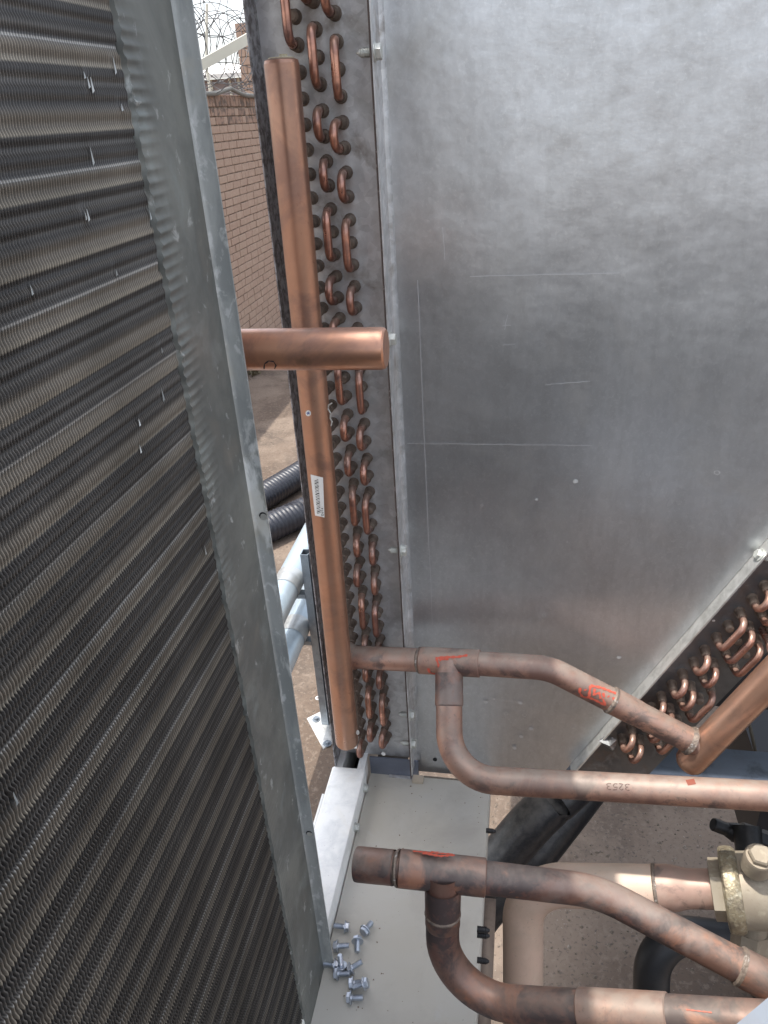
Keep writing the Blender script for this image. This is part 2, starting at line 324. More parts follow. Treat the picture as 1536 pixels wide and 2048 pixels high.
for c, v in vis[:298]:
    y, z, l, h, me = c
    o = bpy.data.objects.new('brick', me); COL.objects.link(o); o.parent = wall; o.matrix_parent_inverse = Matrix.Translation(-WL[wall.name])
    o.location = (WX+rnd.uniform(-.003, .003), y+rnd.uniform(-.003, .003), z+rnd.uniform(-.0015, .0015)); o.rotation_euler = (R(rnd.uniform(-.5, .5)), 0, 0)
for c, v in vis[298:]+rest:
    y, z, l, h, me = c; bb = brickmesh(l, h, .1 if l > .08 else .2); dx = rnd.uniform(-.003, .003)
    stuffb.add([(WX+dx+p[0], y+p[1], z+p[2]) for p in bb.v], bb.f)
o = part(stuffb, 'brickwork', M_brick, wall, smooth=False); o['kind'] = 'stuff'
# cable along the coping
P = [onX(380, 186, -2.97), onX(412, 188, -2.97), onX(432, 187, -2.97), onX(452, 180, -2.97), onX(461, 177, -2.97), onX(478, 186, -2.97), onX(492, 191, -2.97), onX(520, 192, -2.97)]+[Vector((-2.97, 11, .24)), Vector((-2.97, 12, .24))]
b = MB(); b.tube(fillet(P, [.2]*8, 5), .021, 10); solo(b, 'cable', M_cable, 'thick grey cable draped in a hump over the brick wall coping', 'cable')
# razor wire
rw = thing('razor_wire', (WX-.1, 9, WT), 'tangled razor wire coils above the brick wall', 'razor wire')
barb = MB()
def coilw(x0, r, pitch, ph, zc, ya, yb):
    pts = []; N_ = int((yb-ya)/pitch*22)
    for i in range(N_):
        a = 2*math.pi*i/22+ph; yy = ya+(yb-ya)*i/N_
        rr = r*(1+.12*math.sin(i*.37)); pts.append(Vector((x0+rr*math.cos(a), yy+.16*math.sin(a*1.3), zc+rr*math.sin(a))))
    m = MB(); m.tube(pts, .0042, 5); part(m, 'wire_coil', M_wire, rw)
    for i in range(2, N_-2, 3):
        p = pts[i]; t = (pts[i+1]-pts[i]).normalized(); u = t.orthogonal().normalized()*.022
        barb.add([p-t*.012, p+u*.5, p+t*.012, p-u*.5], [(0, 1, 2, 3)])
coilw(WX-.12, .36, .38, 0, WT+.42, 6.6, 11.5); coilw(WX-.05, .33, .45, 1.7, WT+.36, 6.8, 11.8); coilw(WX-.2, .30, .6, .6, WT+.8, 6.6, 11)
o = part(barb, 'barb', M_wire, rw); o['kind'] = 'stuff'
for k, zz in enumerate((.12, .3, .52)):
    m = MB(); m.tube([Vector((WX-.1, 6.2+i*.4, WT+zz+.015*math.sin(i*2+k))) for i in range(15)], .0045, 5); part(m, 'strand', M_wire, rw)
for yy in (6.95, 8.05, 10.2):
    m = MB(); m.tube([(WX-.1, yy, WT-.02), (WX-.1, yy, WT+.26), (WX-.02, yy+.03, WT+.75)], .014, 8); part(m, 'post', M_barm, rw)
# brick pillar beyond the wall
pil = thing('brick_pillar', (-4.15, 12.9, GZ), 'brick pillar rising behind the razor wire', 'pillar')
pa = onY(486, 180, 12.8); b = MB(); b.box((pa.x+.012, 12.812, GZ), (pa.x+.55, 13.3, 1.28)); part(b, 'mortar_bed', M_mort, pil)
z = -.2; rw_ = 0
while z < 1.25:
    off = 0 if rw_ % 2 else -.12
    for k in range(3):
        x0 = max(pa.x, pa.x+off+k*.235); x1 = min(pa.x+.56, pa.x+off+k*.235+.225)
        if x1-x0 > .05:
            b = MB(); b.box((x0, 12.8, z), (x1, 12.9, z+.098)); part(b, 'brick', M_brick, pil, smooth=False)
    z += .11; rw_ += 1
# far house
hs = thing('far_house', (-7, 24, GZ), 'low pale roofed building beyond the wall', 'building')
a = onY(380, 176, 20); c = onY(505, 176, 20)
b = MB(); b.box((a.x, 20, GZ), (c.x+1, 24, onY(440, 158, 20).z)); part(b, 'wall', M_plum, hs)
b = MB(); zt = onY(440, 158, 20).z
b.add([(a.x-.5, 19.6, zt), (c.x+1.4, 19.6, zt), (c.x+1.4, 22, zt+.32), (a.x-.5, 22, zt+.32), (a.x-.5, 19.6, zt+.09), (c.x+1.4, 19.6, zt+.09), (c.x+1.4, 22, zt+.42), (a.x-.5, 22, zt+.42)], [(0, 1, 2, 3), (4, 5, 6, 7), (0, 1, 5, 4), (1, 2, 6, 5), (3, 0, 4, 7), (2, 3, 7, 6)]); part(b, 'roof', M_roof, hs)
for px in (399, 421, 458, 476):
    q = onY(px, 170, 19.97); b = MB(); b.box((q.x, 19.96, q.z-.25), (q.x+.05, 20.0, zt)); part(b, 'pier', M_barm, hs)
# cream bar crossing the sky
q0, q1 = onY(330, 168, 4.2), onY(560, 38, 4.6); d = (q1-q0).normalized()
bar = thing('cream_bar', (q0.x, q0.y, GZ), 'sloping cream metal bar in front of the razor wire', 'metal bar')
b = MB(); up = Vector((0, 0, 1)); sdv = d.cross(up).normalized(); up2 = sdv.cross(d)
w_, h_ = .028, .030
b.hexa([q0+sdv*w_-up2*h_, q1+sdv*w_-up2*h_, q1-sdv*w_-up2*h_, q0-sdv*w_-up2*h_, q0+sdv*w_+up2*h_*.6, q1+sdv*w_+up2*h_*.6, q1-sdv*w_+up2*h_*.6, q0-sdv*w_+up2*h_*.6]); part(b, 'bar', M_barm, bar)
for q in (q0, q1):
    b = MB(); b.box((q.x-.025, q.y-.025, GZ), (q.x+.025, q.y+.025, q.z-.03)); part(b, 'post', M_barm, bar)
# little dry weeds at the wall foot
for k, (px, py) in enumerate(((497, 752), (512, 742), (560, 676))):
    c = onZ(px, py, GZ); b = MB()
    for i in range(60):
        a = rnd.uniform(0, 6.28); l = rnd.uniform(.04, .16); p0 = c+Vector((rnd.uniform(-.12, .12), rnd.uniform(-.15, .15), 0)); p1 = p0+Vector((math.cos(a)*l*.6, math.sin(a)*l*.6, l*rnd.uniform(.3, 1)))
        s = Vector((-math.sin(a), math.cos(a), 0))*.008; b.add([p0-s*.4, p0+s*.4, p0.lerp(p1, .6)+s, p1, p0.lerp(p1, .6)-s], [(0, 1, 2, 3, 4)])
    solo(b, 'dry_weed', M_leaf, ['dry weed tuft at the wall foot just under the capped copper stub', 'second dry weed tuft a little further along the wall foot', 'dry weeds where the wall foot meets the coil edge'][k], 'weed', 'weeds at the foot of the wall', smooth=False)

# strut post with base plate, pipes clamped to it
pc = onZ(655, 1452, GZ)
sp = thing('strut_post', (pc.x, pc.y, GZ), 'galvanised channel post bolted to the yard with a base plate', 'post')
pl = onY(600, 1108, 2.46); pz = pl.z; xl = -.849; xr = xl+.062
b = MB(); t = .003; yb, yf = 2.50, 2.455
for (x0, y0, x1, y1) in ((xl, yf, xl+t, yb), (xr-t, yf, xr, yb), (xl+t, yb-t, xr-t, yb), (xl+t, yf, xl+.032, yf+t), (xr-.014, yf, xr-t, yf+t), (xl+.030, yf+t, xl+.032, yf+.014), (xr-.014, yf+t, xr-.012, yf+.014)):
    b.box((x0, y0, GZ+.008), (x1, y1, pz))
part(b, 'channel', M_strut, sp)
b = MB(); c = Vector(((xl+xr)/2+.01, 2.475, GZ)); e1 = Vector((.115, -.025, 0)); e2 = Vector((.02, .07, 0))
pp = [c-e1-e2*.2, c+e1*.4-e2*2.2, c+e1+e2*.3, c-e1*.4+e2*1.4]; b.prism(pp, (0, 0, .007)); part(b, 'base_plate', M_strip, sp)
for f1, f2 in ((-.62, -.1), (.42, -1.75), (.75, .2)):
    q = c+e1*f1+e2*f2; b = MB(); b.tube([q+Vector((0, 0, .007)), q+Vector((0, 0, .010))], .019, 14); b.tube([q+Vector((0, 0, .010)), q+Vector((0, 0, .021))], .011, 6); part(b, 'anchor_bolt', M_strut, sp)
def yslope(px1, py1, px2, py2, x): return onX(px1, py1, x), onX(px2, py2, x)
for k, zc in enumerate((-1.665, -1.905)):
    X0 = -.912; r_ = .056
    t_ = thing('clad_pipe', (X0, 2.4, zc-r_), ['upper of two pale blue clad pipes clamped beside the post', 'lower of two pale blue clad pipes clamped beside the post'][k], 'pipe', 'clad pipes beside the post')
    b = MB(); b.tube(dense([Vector((X0, .9, zc)), Vector((X0, 6.5, zc))], .5), r_, 32); part(b, 'pipe', M_clad, t_)
    for yy, w in ((2.44, .05), (3.5, .03)):
        b = MB(); b.tube([(X0, yy-w, zc), (X0, yy, zc), (X0, yy+w, zc)], r_+.002, 32, cap=False); part(b, 'clamp', M_band, t_)
    b = MB(); b.box((X0+.01, 2.452, zc-r_-.02), (xl+.0, 2.49, zc-r_+.0)); part(b, 'bracket', M_strut, t_)
# corrugated hoses on the ground
for k, (a_, c_) in enumerate((((540, 985), (606, 945)), ((545, 1052), (615, 1020)))):
    r_ = .098; A = onZ(*a_, GZ+r_); B = onZ(*c_, GZ+r_); d = (B-A).normalized(); A2 = A-d*2.2; L_ = (B-A).length+4.2
    pts = []; rr = []; nst = int(L_/.0045)
    for i in range(nst):
        s = i*.0045; pts.append(A2+d*s+Vector((0, 0, .0))); rr.append(r_-.007*(.5+.5*math.cos(2*math.pi*s/.032))**2)
    b = MB(); b.tube(pts, rr, 22)
    solo(b, 'corrugated_hose', M_corr, ['black corrugated hose lying furthest from the clad pipes', 'black corrugated hose lying nearest the clad pipes'][k], 'hose', 'corrugated hoses on the yard', ang=80)
# washer and twig
q = onZ(636, 1397, GZ); b = MB(); b.tube([q+Vector((0, 0, 0)), q+Vector((0, 0, .004))], .013, 16, cap=False); b.tube([q+Vector((0, 0, .004)), q], .006, 16, cap=False)
o_ = len(b.v); b.add([q+Vector((math.cos(a)*.013, math.sin(a)*.013, .004)) for a in np.linspace(0, 5.89, 16)]+[q+Vector((math.cos(a)*.006, math.sin(a)*.006, .004)) for a in np.linspace(0, 5.89, 16)], [(i, (i+1) % 16, 16+(i+1) % 16, 16+i) for i in range(16)])
solo(b, 'washer', M_strip, 'small pale washer dropped on the yard beside the post', 'washer')

# ================================================================== COIL LATTICE PARTS
PY = .905; TP = .02505; BD = .034
def bendmesh(span, depth, name):
    b = MB(); r = .0048; R_ = .0125
    P = [Vector((0, .0, 0)), Vector((0, -depth, 0)), Vector((0, -depth, -span)), Vector((0, 0, -span))]
    b.tube(fillet(P, [R_-.0004, R_-.0004], 8), r, 12, cap=False, mi=0)
    for zz in (0, -span):
        b.tube([Vector((0, .0, zz)), Vector((0, -.003, zz)), Vector((0, -.010, zz)), Vector((0, -.0165, zz)), Vector((0, -.018, zz))], [.0066, .0063, .0063, .0062, .0053], 14, cap=False, mi=1)
        b.tube([Vector((0, .0, zz)), Vector((0, -.0025, zz)), Vector((0, -.003, zz))], [.0075, .0070, .0062], 14, cap=False, mi=1)
    return b.mesh(name, [M_bend, M_sleeve])
BM = {}
for nm, dep in (('l', .034), ('r', .034)):
    for sp_ in (1, 2): BM[nm, sp_] = bendmesh(sp_*TP, dep, 'return_bend')
b = MB(); b.tube([Vector((0, 0, 0)), Vector((0, -.003, 0)), Vector((0, -.012, 0)), Vector((0, -.014, 0))], [.0074, .0062, .0061, .004], 14, mi=0)
ME_end = b.mesh('tube_end', [M_sleeve])
b = MB(); b.tube([Vector((0, 0, 0)), Vector((0, -.0025, 0)), Vector((0, -.003, 0)), Vector((0, -.018, 0)), Vector((0, -.019, 0)), Vector((0, -.058, 0))], [.0074, .0070, .0062, .0062, .0052, .0052], 14)
ME_feed = b.mesh('feed_stub', [M_sleeve])
PAT = [(0, 2), (3, 1), (5, 1)]       # double bend, single, single: seven rows
def rowpat(k0, k1):
    out = []
    for base in range(-70, 80, 7):
        for o_, sp_ in PAT:
            if base+o_ >= k0 and base+o_+sp_ <= k1: out.append((base+o_, sp_))
    return out

# ---------------- left (far) coil
coil = thing('condenser_coil', (-.22, 1.5, -.98), 'upright condenser coil with galvanised end plate and long vertical copper header', 'condenser coil', 'condenser coils')
ZT, ZB = .46, -.955
b = MB(); b.box((-.2845, PY, ZB), (-.1600, PY+.0015, ZT)); part(b, 'end_plate', M_galv, coil)
b = MB(); b.add([(-.2865, PY-.037, ZB-.012), (-.2850, PY-.037, ZB-.012), (-.2850, PY+.0015, ZB), (-.2865, PY+.0015, ZB), (-.2865, PY-.037, ZT), (-.2850, PY-.037, ZT), (-.2850, PY+.0015, ZT), (-.2865, PY+.0015, ZT)], [(0, 1, 5, 4), (1, 2, 6, 5), (2, 3, 7, 6), (3, 0, 4, 7), (4, 5, 6, 7), (0, 3, 2, 1)]); part(b, 'left_flange', M_rust, coil)
b = MB(); b.box((-.1600, PY-.037, ZB-.01), (-.1585, PY+.0015, ZT)); part(b, 'right_flange', mat('rust_seam', (.085, .062, .055), .75, .2, [((.3, .26, .24), 140, .58, .68, .8)]), coil)
b = MB(); b.box((-.283, PY+.0025, ZB), (-.162, 3.1, ZT)); part(b, 'fin_block', M_body, coil)
for col_i, (x, z0) in enumerate(((-.2435, .070), (-.2225, .0825), (-.2010, .070))):
    kmax = 39
    if col_i == 0:
        for kk, sp_ in ((-2, 2), (-4, 1), (-6, 1), (-9, 2), (-11, 1), (-13, 1)):
            o = link('return_bend', BM['l', sp_], coil, Matrix.Translation((x, PY, z0-kk*TP)))
        for kk in (-1, -8): link('tube_end', ME_end, coil, Matrix.Translation((x, PY, z0-kk*TP)))
        for kk in range(1, kmax):
            link('feed_stub', ME_feed, coil, Matrix.Translation((x, PY, z0-kk*TP)))
        link('return_bend', BM['l', 1], coil, Matrix.Translation((x, PY, z0-39*TP)))
    else:
        for kk, sp_ in rowpat(-14, kmax+1):
            rot = Matrix.Rotation(R(rnd.uniform(-7, 7)), 4, 'Z')
            link('return_bend', BM['l', sp_], coil, Matrix.Translation((x, PY, z0-kk*TP)) @ rot)
            if sp_ == 2: link('tube_end', ME_end, coil, Matrix.Translation((x, PY, z0-(kk+1)*TP)))
# header
HT, HB = onY(563, 128, .845), onY(694, 1482, .83)
hdir = (HB-HT).normalized(); HR = .0178
b = MB(); b.tube(dense([HT+hdir*.0, HB], .03), HR, 40, cap=False)
b.tube([HT+hdir*.001, HT-hdir*.003, HT-hdir*.0045, HT-hdir*.0048], [HR, HR-.0008, HR-.004, .001], 40, cap=False)
b.tube([HB-hdir*.0005, HB+hdir*.003, HB+hdir*.0048, HB+hdir*.0050], [HR, HR-.001, HR-.005, .001], 40, cap=False)
hdr = part(b, 'header_pipe', M_cop, coil)
b = MB(); b.tube([HT-hdir*.003, HT-hdir*.0055], [HR-.003, HR-.005], 24); b.tube([HT-hdir*.005+Vector((.004, -.004, 0)), HT-hdir*.008+Vector((.004, -.004, 0))], .004, 10); subpart(b, 'brazed_cap', mat('cap_dust', (.45, .42, .30), .7, .1, [((.3, .26, .2), 60, .45, .6, .8)]), hdr)
def hitcyl(px, py, A, B, r):
    """nearest point where the line of sight meets the pipe A-B of radius r"""
    d = ray(px, py).normalized(); a = (B-A).normalized(); w = -A
    dd = d-a*d.dot(a); ww = w-a*w.dot(a)
    qa = dd.dot(dd); qb = 2*dd.dot(ww); qc = ww.dot(ww)-r*r; D = qb*qb-4*qa*qc
    t = (-qb-math.sqrt(max(D, 0)))/(2*qa); p = d*t; c = A+a*(p-A).dot(a)
    return p, (p-c).normalized()
def stroke(mb, pts, A, B, r, w, lift=.0004):
    P = [];
    for (p0, p1) in zip(pts, pts[1:]):
        n_ = max(2, int(math.hypot(p1[0]-p0[0], p1[1]-p0[1])/3))
        for i in range(n_): P.append((p0[0]+(p1[0]-p0[0])*i/n_, p0[1]+(p1[1]-p0[1])*i/n_))
    P.append(pts[-1]); H = [hitcyl(x, y, A, B, r+lift) for x, y in P]
    vs = []
    for i, (p, nrm) in enumerate(H):
        t = (H[min(i+1, len(H)-1)][0]-H[max(i-1, 0)][0]).normalized(); s = t.cross(nrm).normalized()*w*(.5+.18*math.sin(i*1.7)); vs += [p+s, p-s]
    mb.add(vs, [(2*i, 2*i+1, 2*i+3, 2*i+2) for i in range(len(H)-1)])
def patch(mb, quad, A, B, r, lift, nu=8, nv=8, mi=0):
    o = len(mb.v); (a, b_, c, d) = [Vector((*q, 0)) for q in quad]
    for j in range(nv+1):
        for i in range(nu+1):
            p = a.lerp(b_, i/nu).lerp(d.lerp(c, i/nu), j/nv); h, nn = hitcyl(p.x, p.y, A, B, r+lift); mb.v.append(tuple(h))
    for j in range(nv):
        for i in range(nu): mb.f.append((o+j*(nu+1)+i, o+j*(nu+1)+i+1, o+(j+1)*(nu+1)+i+1, o+(j+1)*(nu+1)+i)); mb.m.append(mi)
# barcode sticker (white, rounded), its bars and the word printed along its edge
b = MB(); patch(b, ((621, 949), (646, 955), (649, 1035), (630, 1031)), HT, HB, HR, .0002, 8, 10); lab = part(b, 'barcode_label', M_lab, coil)
b = MB(); yy = 961.
seqw = [1.2, .8, 2, .7, 1.1, 1.8, .8, 1.3, .7, 2.2, 1, .8, 1.6, .8, 1.2, 2, .7, 1, 1.5, .8, 2, .9, 1.2, .7, 1.8, 1, .8, 1.4]
for i in range(100):
    w = seqw[i % 28]
    if yy > 1027: break
    f = (yy-949)/82; x0 = 624+f*6.5; tl = 3.2
    patch(b, ((x0+4, yy+tl*.2), (x0+11.5, yy-tl*.2-2), (x0+11.5, yy-tl*.2-2+w), (x0+4, yy+tl*.2+w)), HT, HB, HR, .0004, 2, 1); yy += w+1.1+seqw[(i*5+3) % 28]*.6
subpart(b, 'barcode', M_print, lab)
b = MB()
def glyphs(mb, txt, org, ux, uy, A, B, r, w):
    G = {'D': [[(0, 0), (0, 1), (.5, .8), (.6, .4), (.4, 0), (0, 0)]], 'a': [[(.5, .6), (.1, .6), (0, .3), (.2, 0), (.5, .15)], [(.5, .6), (.5, 0)]], 't': [[(.2, .9), (.2, .1), (.45, 0)], [(0, .6), (.45, .6)]], 'e': [[(0, .35), (.5, .35), (.4, .65), (.1, .6), (0, .3), (.15, 0), (.5, .05)]],
         '3': [[(0, .95), (.3, 1), (.55, .8), (.45, .55), (.2, .5), (.5, .45), (.6, .2), (.3, 0), (0, .1)]], '2': [[(0, .8), (.3, 1), (.55, .75), (.05, .05), (.6, 0)]], '5': [[(.6, 1), (.05, .95), (.0, .55), (.4, .6), (.55, .3), (.3, 0), (0, .08)]], '4': [[(.4, 0), (.4, 1), (0, .35), (.6, .35)]], ':': [[(.2, .1), (.22, .16)], [(.2, .5), (.22, .56)]]}
    x = 0
    for ch in txt:
        for s in G.get(ch, []): stroke(mb, [(org[0]+ux[0]*(x+a)+uy[0]*c, org[1]+ux[1]*(x+a)+uy[1]*c) for a, c in s], A, B, r, w)
        x += .85
glyphs(b, 'Date:', (647, 1031), (-.4, -5.0), (-4.6, .5), HT, HB, HR, .0005); subpart(b, 'printed_word', M_print, lab)
b = MB(); b.add([hitcyl(616.5+5.4*math.cos(a), 826.5+6*math.sin(a), HT, HB, HR+.0004)[0] for a in np.linspace(0, 5.9, 18)], [tuple(range(18))]); st = part(b, 'round_sticker', M_lab, coil)
b = MB()
for q in (((614, 824), (619, 829)), ((618, 823), (615, 830)), ((613, 827), (620, 826))): stroke(b, q, HT, HB, HR, .0008, .0006)
subpart(b, 'sticker_mark', mat('blue_print', (.08, .12, .3), .5), st)
b = MB(); b.add([hitcyl(715.5+3.4*math.cos(a), 1465+5*math.sin(a), HT, HB, HR+.0004)[0] for a in np.linspace(0, 5.9, 18)], [tuple(range(18))]); st = part(b, 'round_sticker', M_lab, coil)
# header stub cap tee joint & clip beneath the header
b = MB(); c = onY(697, 1496, .835); b.box((c.x-.011, .843, c.z-.008), (c.x+.011, .862, c.z-.001)); part(b, 'header_clip', M_strip, coil)
# little strand of old sealant beside the header
b = MB(); P = [onY(x, y, .835) for x, y in ((664, 806), (657, 810), (656, 818), (661, 826), (660, 836), (664, 843), (662, 852))]; b.tube(P, .0009, 6); part(b, 'wire_tag', M_boltw, coil)

b = MB(); b.box((-.284, .93, -1.42), (-.25, 3.1, -1.045)); part(b, 'shade_skirt', M_dark, coil)  # unseen skirt added to shade the ground to the right

# ---------------- sheet panel between the coils
u = Vector((.4593, 0, .8883)); vv = Vector((.8883, 0, -.4593)); PB = Vector((.095, PY, -.9407))
panel = thing('sheet_panel', (0, PY, -.985), 'large galvanised sheet panel filling the gap between the two coils', 'metal panel')
PT = PB+u*1.57
XL = -.1535
b = MB(); poly = [(XL, PY, -.985), (.012, PY, -.985), (.070, PY, -.983), (PB.x-.004, PY, PB.z-.01), tuple(PB), tuple(PT), (XL, PY, PT.z)]
# face as a fine grid so the slight dishing of the sheet is real
NX, NZ = 46, 60; o = []
zlo, zhi = -.985, PT.z
for j in range(NZ+1):
    z = zlo+(zhi-zlo)*j/NZ
    xr_ = PB.x+(z-PB.z)*(u.x/u.z) if z > PB.z else PB.x-.010
    for i in range(NX+1):
        x = XL+(xr_-XL)*i/NX; e = min(i, NX-i, j*2, 8)/8
        b.v.append((x, PY+e*(.0012*math.sin(x*14+z*5)+.0010*math.sin(z*11+1.3)), z))
for j in range(NZ):
    for i in range(NX): b.f.append((j*(NX+1)+i, j*(NX+1)+i+1, (j+1)*(NX+1)+i+1, (j+1)*(NX+1)+i)); b.m.append(0)
part(b, 'sheet', M_panel, panel)
b = MB(); zz = [-.985+i*.06 for i in range(25)]
pts = [(XL-.0045, PY-.037), (XL-.0030, PY-.037), (XL-.0028, PY-.006), (XL-.0015, PY-.0022), (XL+.0015, PY-.001), (XL+.004, PY-.0012), (XL+.004, PY+.002), (XL-.0045, PY+.002)]
b.prism([(x, y, -.957) for x, y in pts], (0, 0, PT.z+.957)); part(b, 'left_flange', M_galv, panel)
nrm = -vv   # flange along the diagonal edge
b = MB(); p0 = PB-u*.0+vv*.0005; f0 = p0+Vector((0, .001, 0))
b.prism([f0, f0+Vector((0, -.024, 0)), f0+Vector((0, -.024, 0))+vv*.002, f0+vv*.002], u*1.57); part(b, 'diagonal_flange', M_strip, panel)
b = MB(); b.prism([f0+vv*.003, f0+vv*.003+Vector((0, -.021, 0)), f0+vv*.0045+Vector((0, -.021, 0)), f0+vv*.0045], u*1.57); part(b, 'seal_strip', M_rust, panel)
# flange screws (hex head to the right, thread to the left)
def hexscrew(head, axis, mats=None, hr=.0062, hh=.0055, fl=.0078, tl=.016, tr=.0036, pointed=True, wavy=True):
    b = MB(); a = Vector(axis).normalized(); h = Vector(head)
    b.tube([h, h+a*.0012, h+a*.0016], [fl, fl, hr*1.02], 18)
    b.tube([h+a*.0014, h+a*(hh-.0007), h+a*hh], [hr, hr, hr*.86], 6)
    n_ = int(tl/.00055); pts = [h-a*(tl*i/n_) for i in range(n_+1)]
    rr = [tr*(1+(.13 if (i % 3 == 0) else -.03)) for i in range(n_+1)]
    if pointed:
        for i in range(n_+1):
            f = i/n_
            if f > .72: rr[i] *= max(.15, 1-(f-.72)/.28*.85)
    b.tube(pts, rr, 10); return b
for (px, py) in ((757, 104), (786, 679), (808, 1101), (831, 1430), (836, 1487), (742, -60)):
    p = onY(px-8, py, .876); p.x = XL-.003
    o = part(hexscrew(p, (1, 0, 0), hr=.0078, hh=.0075, fl=.0092, tl=.019, tr=.0044), 'flange_screw', M_boltw, panel)
p = PB+u*0; q = onY(1519, 1110, .893)
o = part(hexscrew(q, nrm, hr=.0068, fl=.009), 'flange_screw', M_boltw, panel)
q = q+u*.42; part(hexscrew(q, nrm, hr=.0068, fl=.009), 'flange_screw', M_boltw, panel)
for px, py in ((870, 1519), (945, 1494)):
    q = onY(px, py, PY-.0006) if px < 900 else None
    if q: b = MB(); b.tube([q+Vector((0, -.0008, 0)), q+Vector((0, .001, 0))], .0036, 16); part(b, 'hole', M_dark, panel)
for q in (onY(938, 1529, PY-.0006),): pass
# thin scratches
b = MB()
def scratch(x0, y0, x1, y1, w=.0005, wob=0):
    n_ = 8; L_ = [onY(x0+(x1-x0)*i/n_+rnd.uniform(-wob, wob), y0+(y1-y0)*i/n_+rnd.uniform(-wob, wob), PY-.0026) for i in range(n_+1)]
    vs = []
    for i, p in enumerate(L_):
        t = (L_[min(i+1, n_)]-L_[max(i-1, 0)]).normalized(); s = Vector((-t.z, 0, t.x))*w*.5; vs += [p+s, p-s]
    b.add(vs, [(2*i, 2*i+1, 2*i+3, 2*i+2) for i in range(n_)])
for s in ((835, 560, 865, 1250), (815, 887, 1185, 891), (940, 553, 1240, 546), (1015, 630, 1009, 660), (1004, 652, 1022, 650), (1005, 690, 1030, 688), (885, 455, 890, 520), (1090, 770, 1180, 762)): scratch(*s, w=.0007, wob=.6)
part(b, 'scratch', mat('bare_scratch', (.70, .71, .73), .45, .75), panel, smooth=False)
b = MB()
for i in range(46):
    px, py = rnd.uniform(880, 1180), rnd.uniform(1385, 1500)
    if i > 30: px, py = rnd.uniform(830, 1450), rnd.uniform(900, 1330)
    c = onY(px, py, PY-.0023); r0 = rnd.choice((.0008, .0012, .002, .0035)); 
    ring = rnd.random() < .55
    o_ = [c+Vector((math.cos(a)*r0*rnd.uniform(.8, 1.2), 0, math.sin(a)*r0*rnd.uniform(.7, 1.1))) for a in np.linspace(0, 5.7, 11)]
    if ring: b.add(o_+[c+(q-c)*.72 for q in o_], [(k, (k+1) % 11, 11+(k+1) % 11, 11+k) for k in range(11)])
    else: b.add(o_, [tuple(range(11))])
o = part(b, 'dried_drop', mat('dried_drops', (.70, .71, .71), .6, .8), panel, smooth=False); o['kind'] = 'stuff'

# base bracket under the left coil / panel
bk = thing('base_bracket', (-.19, .89, -1.0), 'blue grey folded bracket under the foot of the upright coil', 'bracket')
b = MB(); b.box((-.232, PY-.014, -1.0), (-.150, PY-.011, -.948)); part(b, 'plate', mat('blue_zinc', (.17, .19, .24), .4, .6, [((.25, .27, .32), 20, .45, .65, .7)]), bk)
q = onY(767, 1508, PY-.0145); b = MB(); b.tube([q, q+Vector((0, .002, 0))], .0036, 16); part(b, 'hole', M_lab, bk)
b = MB(); b.box((-.20, PY-.02, -.990), (-.150, PY-.0145, -.983)); part(b, 'lip', M_galv, bk)

# ---------------- right (diagonal) coil
coil2 = thing('condenser_coil', (.35, 1.6, -.98), 'slanting condenser coil below the bright diagonal edge of the sheet panel', 'condenser coil', 'condenser coils')
CO = PB+vv*.006
b = MB(); b.prism([CO-u*.012, CO+vv*.105-u*.0, CO+vv*.105+u*1.56, CO+u*1.56], (0, .0015, 0))
part(b, 'end_plate', mat('dark_zinc', (.20, .205, .21), .4, .7, [((.10, .10, .105), 9, .42, .62, .8), ((.19, .14, .11), 16, .55, .7, .6), ((.30, .32, .34), 40, .56, .7, .5)], bump=[(260, .1, .0006)]), coil2)
b = MB(); b.prism([CO+vv*.002+Vector((0, .003, 0)), CO+vv*.103+Vector((0, .003, 0)), CO+vv*.103+u*1.55+Vector((0, .003, 0)), CO+u*1.55+vv*.002+Vector((0, .003, 0))], (0, 2.2, 0)); part(b, 'fin_block', M_body, coil2)
ang = math.atan2(u.x, u.z); u2 = (u+vv*.020).normalized(); ang2 = math.atan2(u2.x, u2.z); RM = Matrix.Rotation(ang2, 4, 'Y')
def lat(s, v): return PB+u*s+vv*v
SA = .4006; s_p = .0254
def put2(me, s, v, name='return_bend'):
    p = lat(s, v); p.y = PY; link(name, me, coil2, Matrix.Translation(p) @ RM)
def vA(s): return .0330+.0195*(s-.07)
# rows counted down from s = .4006 (index 0)
for off, ds, dv in ((0, 0, 0), (1, -.0127, .0222)):
    for base in range(-49, 14, 7):
        for o_, sp_ in ((1, 2), (4, 1), (6, 1)):
            k = base+o_; s = SA-k*s_p+ds
            if s < 1.5 and s-sp_*s_p > .065+(.0 if off else 0):
                put2(BM['r', sp_], s, vA(s)+dv)
                if sp_ == 2: put2(ME_end, s-s_p, vA(s)+dv, 'tube_end')
for base, o_, sp_ in [(bb, o_, s_) for bb in range(-49, 14, 7) for o_, s_ in ((2, 2), (6, 2))]:
    k = base+o_; s = SA-k*s_p; 
    if s < 1.5 and s-sp_*s_p > .065:
        put2(BM['r', sp_], s, vA(s)+.0444); put2(ME_end, s-s_p, vA(s)+.0444, 'tube_end')
